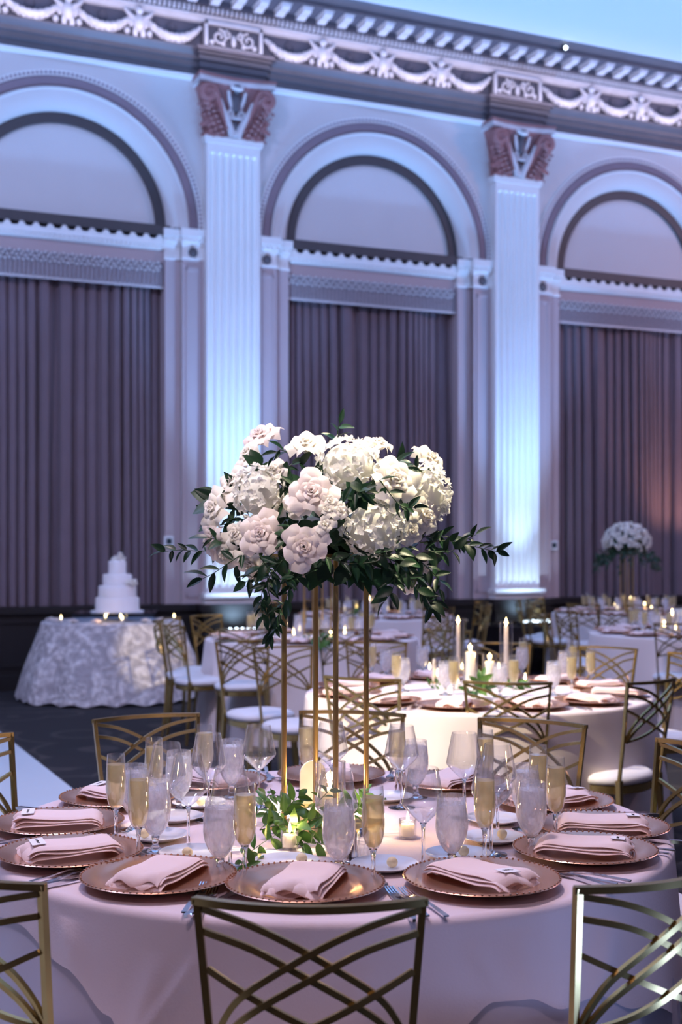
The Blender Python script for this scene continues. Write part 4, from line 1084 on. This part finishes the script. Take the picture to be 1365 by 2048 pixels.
# garland round the stand foot --------------------------------------
GA = empty('greenery_garland', (-.04, 3.2, TZ)); tag(GA, 'loose green ruscus garland curled around the foot of the gold stand', 'garland'); g0 = Vector(GA.location)
def gp(l): return [px(x, y, TZ+z)-g0 for x, y, z in l]
for pts, n, sz in (
    ([(480,1740,.006),(490,1715,.012),(520,1690,.02),(560,1665,.03)],11,.050),([(530,1650,.02),(560,1625,.05),(600,1615,.06),(640,1620,.05)],13,.048),
    ([(520,1600,.03),(545,1590,.06),(575,1600,.07),(600,1620,.06)],12,.046),([(505,1640,.015),(525,1610,.05),(540,1585,.07)],9,.044),
    ([(570,1675,.02),(610,1660,.04),(650,1655,.04),(690,1650,.03)],13,.052),([(620,1640,.05),(660,1630,.06),(700,1615,.05),(722,1590,.07)],12,.044),
    ([(590,1690,.01),(630,1685,.03),(650,1690,.02)],6,.055),([(700,1640,.03),(720,1610,.06),(735,1580,.09)],9,.040),([(560,1640,.05),(580,1610,.08),(600,1590,.10)],9,.045),
    ([(470,1745,.005),(500,1735,.012),(520,1715,.015)],7,.045),([(640,1600,.08),(655,1585,.11),(665,1575,.12)],5,.032),([(730,1620,.02),(750,1605,.02),(775,1600,.01)],4,.032),([(520,1660,.02),(560,1650,.04),(600,1650,.06)],10,.05)):
    spray(GA, gp(pts), n, sz, LEAFB, rnd, 'vine', .0014)

# far bouquets ------------------------------------------------------
def far_bouquet(loc, rs, zs, label, seed):
    rnd = random.Random(seed); b = empty('bouquet', loc); tag(b, label, 'bouquet')
    obj('foliage', MB().blob((0,0,.07), (rs*.75,rs*.75,zs*.55), 14, 8).mesh('foliage_core', M['leaf']), b)
    k = 0
    for i in range(46):
        zz = 1-1.35*(i+.5)/46; a = i*2.39996; rr = math.sqrt(max(0, 1-zz*zz)); d = Vector((rr*math.cos(a), rr*math.sin(a), zz))
        p = Vector((d.x*rs*.88, d.y*rs*.88, .08+d.z*zs*.85)); sc = rnd.uniform(.045,.065)
        obj('rose', FAR_ROSE, b, p, rot_to(d, rnd.uniform(0,6)), sc)
    for i in range(26):
        a = rnd.uniform(0, 2*PI); d = Vector((math.cos(a), math.sin(a), rnd.uniform(-.5,.1))); p0 = Vector((d.x*rs*.5, d.y*rs*.5, .0))
        p1 = p0+d*rs*.55+Vector((0,0,-.02)); p2 = p1+d*rs*rnd.uniform(.1,.35)+Vector((0,0,-rnd.uniform(.02,.14)))
        spray(b, [p0, p1, p2], 7, .07, LEAF, rnd)
    return b
c5 = (T5[0]-.03, T5[1]-.05)
stand((c5[0], c5[1], TZ+.001), .3, .10, .70, 'slim gold stand holding the far right bouquet')
far_bouquet((c5[0], c5[1], TZ+.71), .29, .25, 'round white bouquet on a tall stand before the right curtain', 5)
c3 = px(636, 1268); stand((c3.x, c3.y, TZ+.001), R(-25), .17, .75, 'tall gold stand on the middle table behind the big bouquet')
far_bouquet((c3.x, c3.y, TZ+.76), .24, .2, 'white bouquet on the middle table almost hidden behind the big bouquet', 6)
def low_flowers(loc, label):
    rnd = random.Random(3); b = empty('low_flowers', loc); tag(b, label, 'flowers')
    obj('bowl', MB().lathe([(0,0),(.05,0),(.075,.05),(.07,.07),(0,.06)], 16).mesh('bowl', M['gold']), b)
    for i in range(16):
        a = i*2.39996; zz = 1-(i+.5)/16; rr = math.sqrt(1-zz*zz); d = Vector((rr*math.cos(a), rr*math.sin(a), zz)); obj('rose', FAR_ROSE, b, d*.09+Vector((0,0,.09)), rot_to(d, i), .05)
    for i in range(12):
        a = i*.53; obj('leaf', LEAFB[i % 3], b, (.06*math.cos(a), .06*math.sin(a), .07), rot_leaf((math.cos(a), math.sin(a), -.1), (0,0,1)), .08)
    return b

# ------------------------------------------------------------------ second table
W2 = 'on the second table with tall candles'
def ring_settings(T, where, n, a0, r, glasses, skip=(), napkin=True, card=False, only=None):
    for i in range(n):
        a = a0+360*i/n; d = Vector((math.cos(R(a)), math.sin(R(a)), 0)); p = Vector((T[0], T[1], TZ+.001))+d*r
        reg(CHARGER.spawn(p, R(a)), 'rose gold charger plate', where, 'charger plate')
        reg(obj('napkin', NAPS[i % 3], None, p+Vector((0,0,-.001)), (0,0,R(a+random.uniform(-10,10)))), 'folded blush napkin', where, 'napkin')
        if glasses:
            b = R(a+random.uniform(10,16)); reg(FLUTE.spawn((T[0]+.50*math.cos(b), T[1]+.50*math.sin(b), TZ+.001)), 'champagne flute', where, 'champagne flute')
            b = R(a-random.uniform(4,9)); reg(GOBLET.spawn((T[0]+.42*math.cos(b), T[1]+.42*math.sin(b), TZ+.001)), 'frosty water goblet', where, 'goblet')
ring_settings(T2, W2, 12, -105, .67, False)
for x, y in ((845,1351),(1108,1390),(1130,1363),(1045,1353),(1001,1395),(891,1390),(773,1358),(806,1382)):
    reg(GOBLET.spawn(at(x, y)), 'frosty water goblet', W2, 'goblet')
for x, y in ((1182,1378),(1144,1391),(1147,1362),(1047,1349),(745,1362),(793,1386),(908,1402),(1028,1399)):
    reg(FLUTE.spawn(at(x, y)), 'champagne flute', W2, 'champagne flute')
for a in (-120, -90, -62, -30, -5, 210):
    d = Vector((math.cos(R(a)), math.sin(R(a)), 0)); p = Vector((T2[0], T2[1], TZ+.0012))
    reg(obj('fork', FORK, None, p+d*.74, (0,0,R(a+188))), 'steel fork', W2, 'fork')
    d = Vector((math.cos(R(a+3)), math.sin(R(a+3)), 0)); reg(obj('knife', KNIFE, None, p+d*.74, (0,0,R(a+176))), 'steel knife', W2, 'knife')
tag(candle_in_glass('cylinder_candle', at(917,1352), .032, .315, .0115, .285, .8, fs=1.6, taper=True), 'taper candle in a tall glass cylinder, left one on the second table', 'candle', 'tall candles on the second table')
tag(candle_in_glass('cylinder_candle', at(1013,1360), .036, .315, .0135, .285, .8, fs=1.6, taper=True), 'taper candle in a tall glass cylinder, right one on the second table', 'candle', 'tall candles on the second table')
tag(candle_in_glass('pillar_candle', at(941,1372), .038, .225, .025, .17, .8, fs=1.5), 'taller pillar candle in glass on the second table', 'candle')
tag(candle_in_glass('pillar_candle', at(980,1374), .038, .17, .025, .125, .8, fs=1.5), 'shorter pillar candle in glass on the second table', 'candle')
for k, (x, y) in enumerate(((916,1380),(925,1352),(876,1366),(1051,1376),(998,1352),(860,1352))):
    reg(votive(at(x, y), .0, 1.4), 'lit votive candle', W2, 'candle')
arch_card(at(869,1366), R(75), .07, .13, 'ivory arch shaped table card on the second table')
G2 = empty('greenery_garland', (.7, 6.3, TZ)); tag(G2, 'small green garland among the candles of the second table', 'garland'); g0 = Vector(G2.location)
for pts, n, sz in (([(935,1385,.02),(955,1378,.05),(975,1375,.06)],12,.07),([(950,1390,.01),(960,1372,.06),(965,1355,.10)],12,.065),([(1010,1375,.01),(1030,1368,.03),(1050,1372,.02)],10,.06),([(860,1372,.01),(880,1368,.03)],6,.05)):
    spray(G2, gp(pts), n, sz, LEAFB, rnd, 'vine', .0015)
# ------------------------------------------------------------------ tables further back
W3, W4, W5, W6 = 'on the middle table behind the gold rods', 'on the far table under the middle curtain', 'on the far right table by the curtain', 'on the table at the right edge'
ring_settings(T3, W3, 12, -96, .67, True)
ring_settings(T4, W4, 12, -100, .67, True)
ring_settings(T5, W5, 12, -110, .67, True)
ring_settings(T6, W6, 12, -200, .67, True)
for T, wh, lst in ((T3, W3, ((588,1278),(662,1282),(690,1276),(600,1272))), (T4, W4, ((714,1224),(776,1226),(800,1226),(690,1228))),
                   (T5, W5, ((1231,1218),(1236,1226),(1304,1222),(1290,1219))), (T6, W6, ((1352,1268),(1330,1262),(1362,1262)))):
    for x, y in lst: reg(votive(at(x, y), 0, 2.0), 'lit votive candle', wh, 'candle')
tag(candle_in_glass('cylinder_candle', at(775,1222), .034, .36, .012, .33, 0, fs=2.2, taper=True), 'tall taper candle in a glass cylinder on the far middle table', 'candle')
tag(candle_in_glass('pillar_candle', at(738,1228), .04, .19, .028, .14, .5, fs=2.0), 'pillar candle in glass on the far middle table', 'candle')
tag(candle_in_glass('pillar_candle', at(1345,1268), .036, .20, .026, .15, .6, fs=2.0), 'pillar candle in glass on the right edge table', 'candle')
tag(candle_in_glass('pillar_candle', at(1262,1222), .045, .17, .032, .12, .5, fs=1.5), 'pillar candle in glass on the far right table', 'candle')
point('candle_light', (T3[0]-.05, T3[1]-.1, TZ+.12), (1.0,.62,.28), .8)
arch_card(at(1320,1262), R(15), .085, .14, 'ivory arch shaped table card on the right edge table')
low_flowers(at(1358,1264), 'low bowl of white roses on the table at the right edge')
G3 = empty('greenery_garland', (T3[0], T3[1], TZ)); tag(G3, 'green garland around the stand on the middle table', 'garland'); g0 = Vector(G3.location)
for pts, n, sz in (([(610,1280,.02),(640,1276,.06),(670,1280,.03)],12,.08),([(620,1284,.02),(645,1280,.10),(668,1278,.05)],12,.08)): spray(G3, gp(pts), n, sz, LEAFB, rnd, 'vine', .002)
G4 = empty('greenery_garland', (T4[0], T4[1], TZ)); tag(G4, 'green posy on the far middle table', 'garland'); g0 = Vector(G4.location)
for pts, n, sz in (([(700,1228,.02),(715,1222,.10),(730,1226,.04)],12,.09),): spray(G4, gp(pts), n, sz, LEAFB, rnd, 'vine', .002)

# ------------------------------------------------------------------ chairs
chair_table(T1, -91, 1.205, 'dark gold lattice chair in front with its back to us')
chair_table(T1, 238, 1.20, 'dark gold lattice chair cut by the left edge in the front corner')
chair_table(T1, -60.5, 1.20, 'gold lattice chair glinting blue in the right front corner')
chair_table(T1, 154, 1.20, 'gold lattice chair cut by the left edge beside the dance floor')
chair_px(190,1440,395,1427,-1,'gold lattice chair behind the left glasses of the nearest table')
chair_px(599,1422,811,1429,-1,'gold lattice chair behind the gold rods at the nearest table')
chair_px(958,1436,1174,1451,-1,'gold lattice chair at the far right of the nearest table')
chair_table(T1, 21, 1.13, 'gold lattice chair cut by the right edge at the nearest table')
chair_px(645,1351,806,1359,1,'lit gold lattice chair with its back to us, left front of second table')
chair_px(929,1362,1103,1365,1,'gold lattice chair with its back to us, front middle of second table')
chair_at((1.36,5.62), (-.72,.75), 'gold lattice chair with wide white seat, right front of second table')
chair_at((1.56,7.50), (-.65,-.75), 'bright gold lattice chair behind the right plates of second table')
chair_at((1.90,6.98), (-.95,-.4), 'bright gold lattice chair at the right end of second table')
chair_px(521,1295,611,1292,-1,'warm lit gold lattice chair left behind second table, seat towards us')
chair_px(698,1285,808,1285,-1,'gold lattice chair behind second table just right of the rods')
chair_at((.97,7.85), (-.2,-1), 'gold lattice chair behind the tall candles of second table')
chair_px(446,1258,534,1257,1,None,'around the middle table')
chair_px(640,1258,742,1258,1,None,'around the middle table')
chair_px(849,1257,950,1262,1,None,'around the middle table')
for a in (212, 186, 165, 140, 30, 5): chair_table(T3, a, 1.22, None, 'around the middle table')
chair_at((-.62,8.05), (.55,-.85), 'gold lattice chair side on, left of the rods, white seat')
for a in (195, 160, 120, -20, 15, -60, -110): chair_table(T4, a, 1.22, None, 'around the far middle table')
for a in (200, 235, 170, 140, 265): chair_table(T5, a, 1.22, None, 'around the far right table')
chair_at((2.44+.18,9.95), (.25,1), 'dark gold lattice chair in front of the right edge table')
for a in (140, 110, 165): chair_table(T6, a, 1.22, None, 'around the right edge table')

# ------------------------------------------------------------------ cake table
CT = (-2.29, 12.85)
def scal(a): return .735
lc = cloth_mesh('lace_cloth', .70, TZ, lambda a: .722+.012*math.sin(a*22), M['lace'], .30, .05, 9, 33, na=220)
tag(obj('tablecloth', lc, None, (CT[0], CT[1], 0)), 'ivory lace cloth on the round cake table', 'tablecloth')
r = empty('cake_riser', (CT[0]+.04, CT[1], TZ+.001), R(4)); tag(r, 'clear acrylic riser box under the wedding cake', 'riser')
for nm, b in (('side_panel',(-.40,.40,-.30,-.294,0,.085)),('side_panel',(-.40,.40,.294,.30,0,.085)),('side_panel',(-.40,-.394,-.294,.294,0,.085)),('side_panel',(.394,.40,-.294,.294,0,.085)),('top_panel',(-.40,.40,-.30,.30,.085,.091))):
    obj(nm, MB().box(*b).mesh(nm, M['acrylic'], False), r)
ck = empty('wedding_cake', (CT[0]+.05, CT[1], TZ+.092)); tag(ck, 'four tier white wedding cake with flowers on top', 'cake')
obj('cake_board', lathe_me('cake_board', [(0,0),(.26,0),(.262,.006),(.26,.012),(0,.012)], M['card'], 40), ck)
z = .012
for rr, hh in ((.218,.135),(.188,.115),(.145,.115),(.088,.135)):
    obj('tier', lathe_me('tier', [(0,z),(rr,z),(rr+.004,z+.008),(rr,z+.018),(rr,z+hh-.012),(rr-.012,z+hh),(0,z+hh)], M['icing'], 44), ck); z += hh
for (x, y, zz, s) in ((.02,-.03,z+.02,.055),(.05,.0,z+.02,.045),(-.03,.02,z+.015,.04),(.035,-.02,z+.055,.04),(.165,-.11,.30,.05),(.19,-.07,.285,.042),(.14,-.13,.29,.035),(-.10,-.17,.17,.02)):
    obj('sugar_rose', FAR_ROSE, ck, (x, y, zz), rot_to((x*.5, -.6, .8), x*40), s)
for k in range(14):
    a = -PI*.95+PI*.9*k/13; rad = .60+.04*math.sin(k*3); p = (CT[0]+rad*math.cos(a), CT[1]+rad*math.sin(a)*.9, TZ+.001)
    if k in (3, 8, 13): reg(votive(p, 0, 1.5), 'lit votive candle', 'on the cake table', 'candle')
    elif k % 2 == 0:
        e = empty('petal_posy', p); reg(e, 'small blush rose head', 'on the cake table', 'flower'); obj('rose', ROSES[2], e, (0,0,.02), (0,0,k), .045)
        obj('leaf', LEAF[0], e, (.02,0,.006), (0,0,k), .06)
point('candle_light', (CT[0], CT[1]-.55, TZ+.08), (1.0,.62,.3), .5)
tag(votive((CT[0]-.05, CT[1]-.1, TZ+.001), .3, 1.6), 'lit votive candle inside the acrylic riser, left', 'candle'); tag(votive((CT[0]+.1, CT[1]-.1, TZ+.001), 0, 1.6), 'lit votive candle inside the acrylic riser, right', 'candle')
finish_labels()
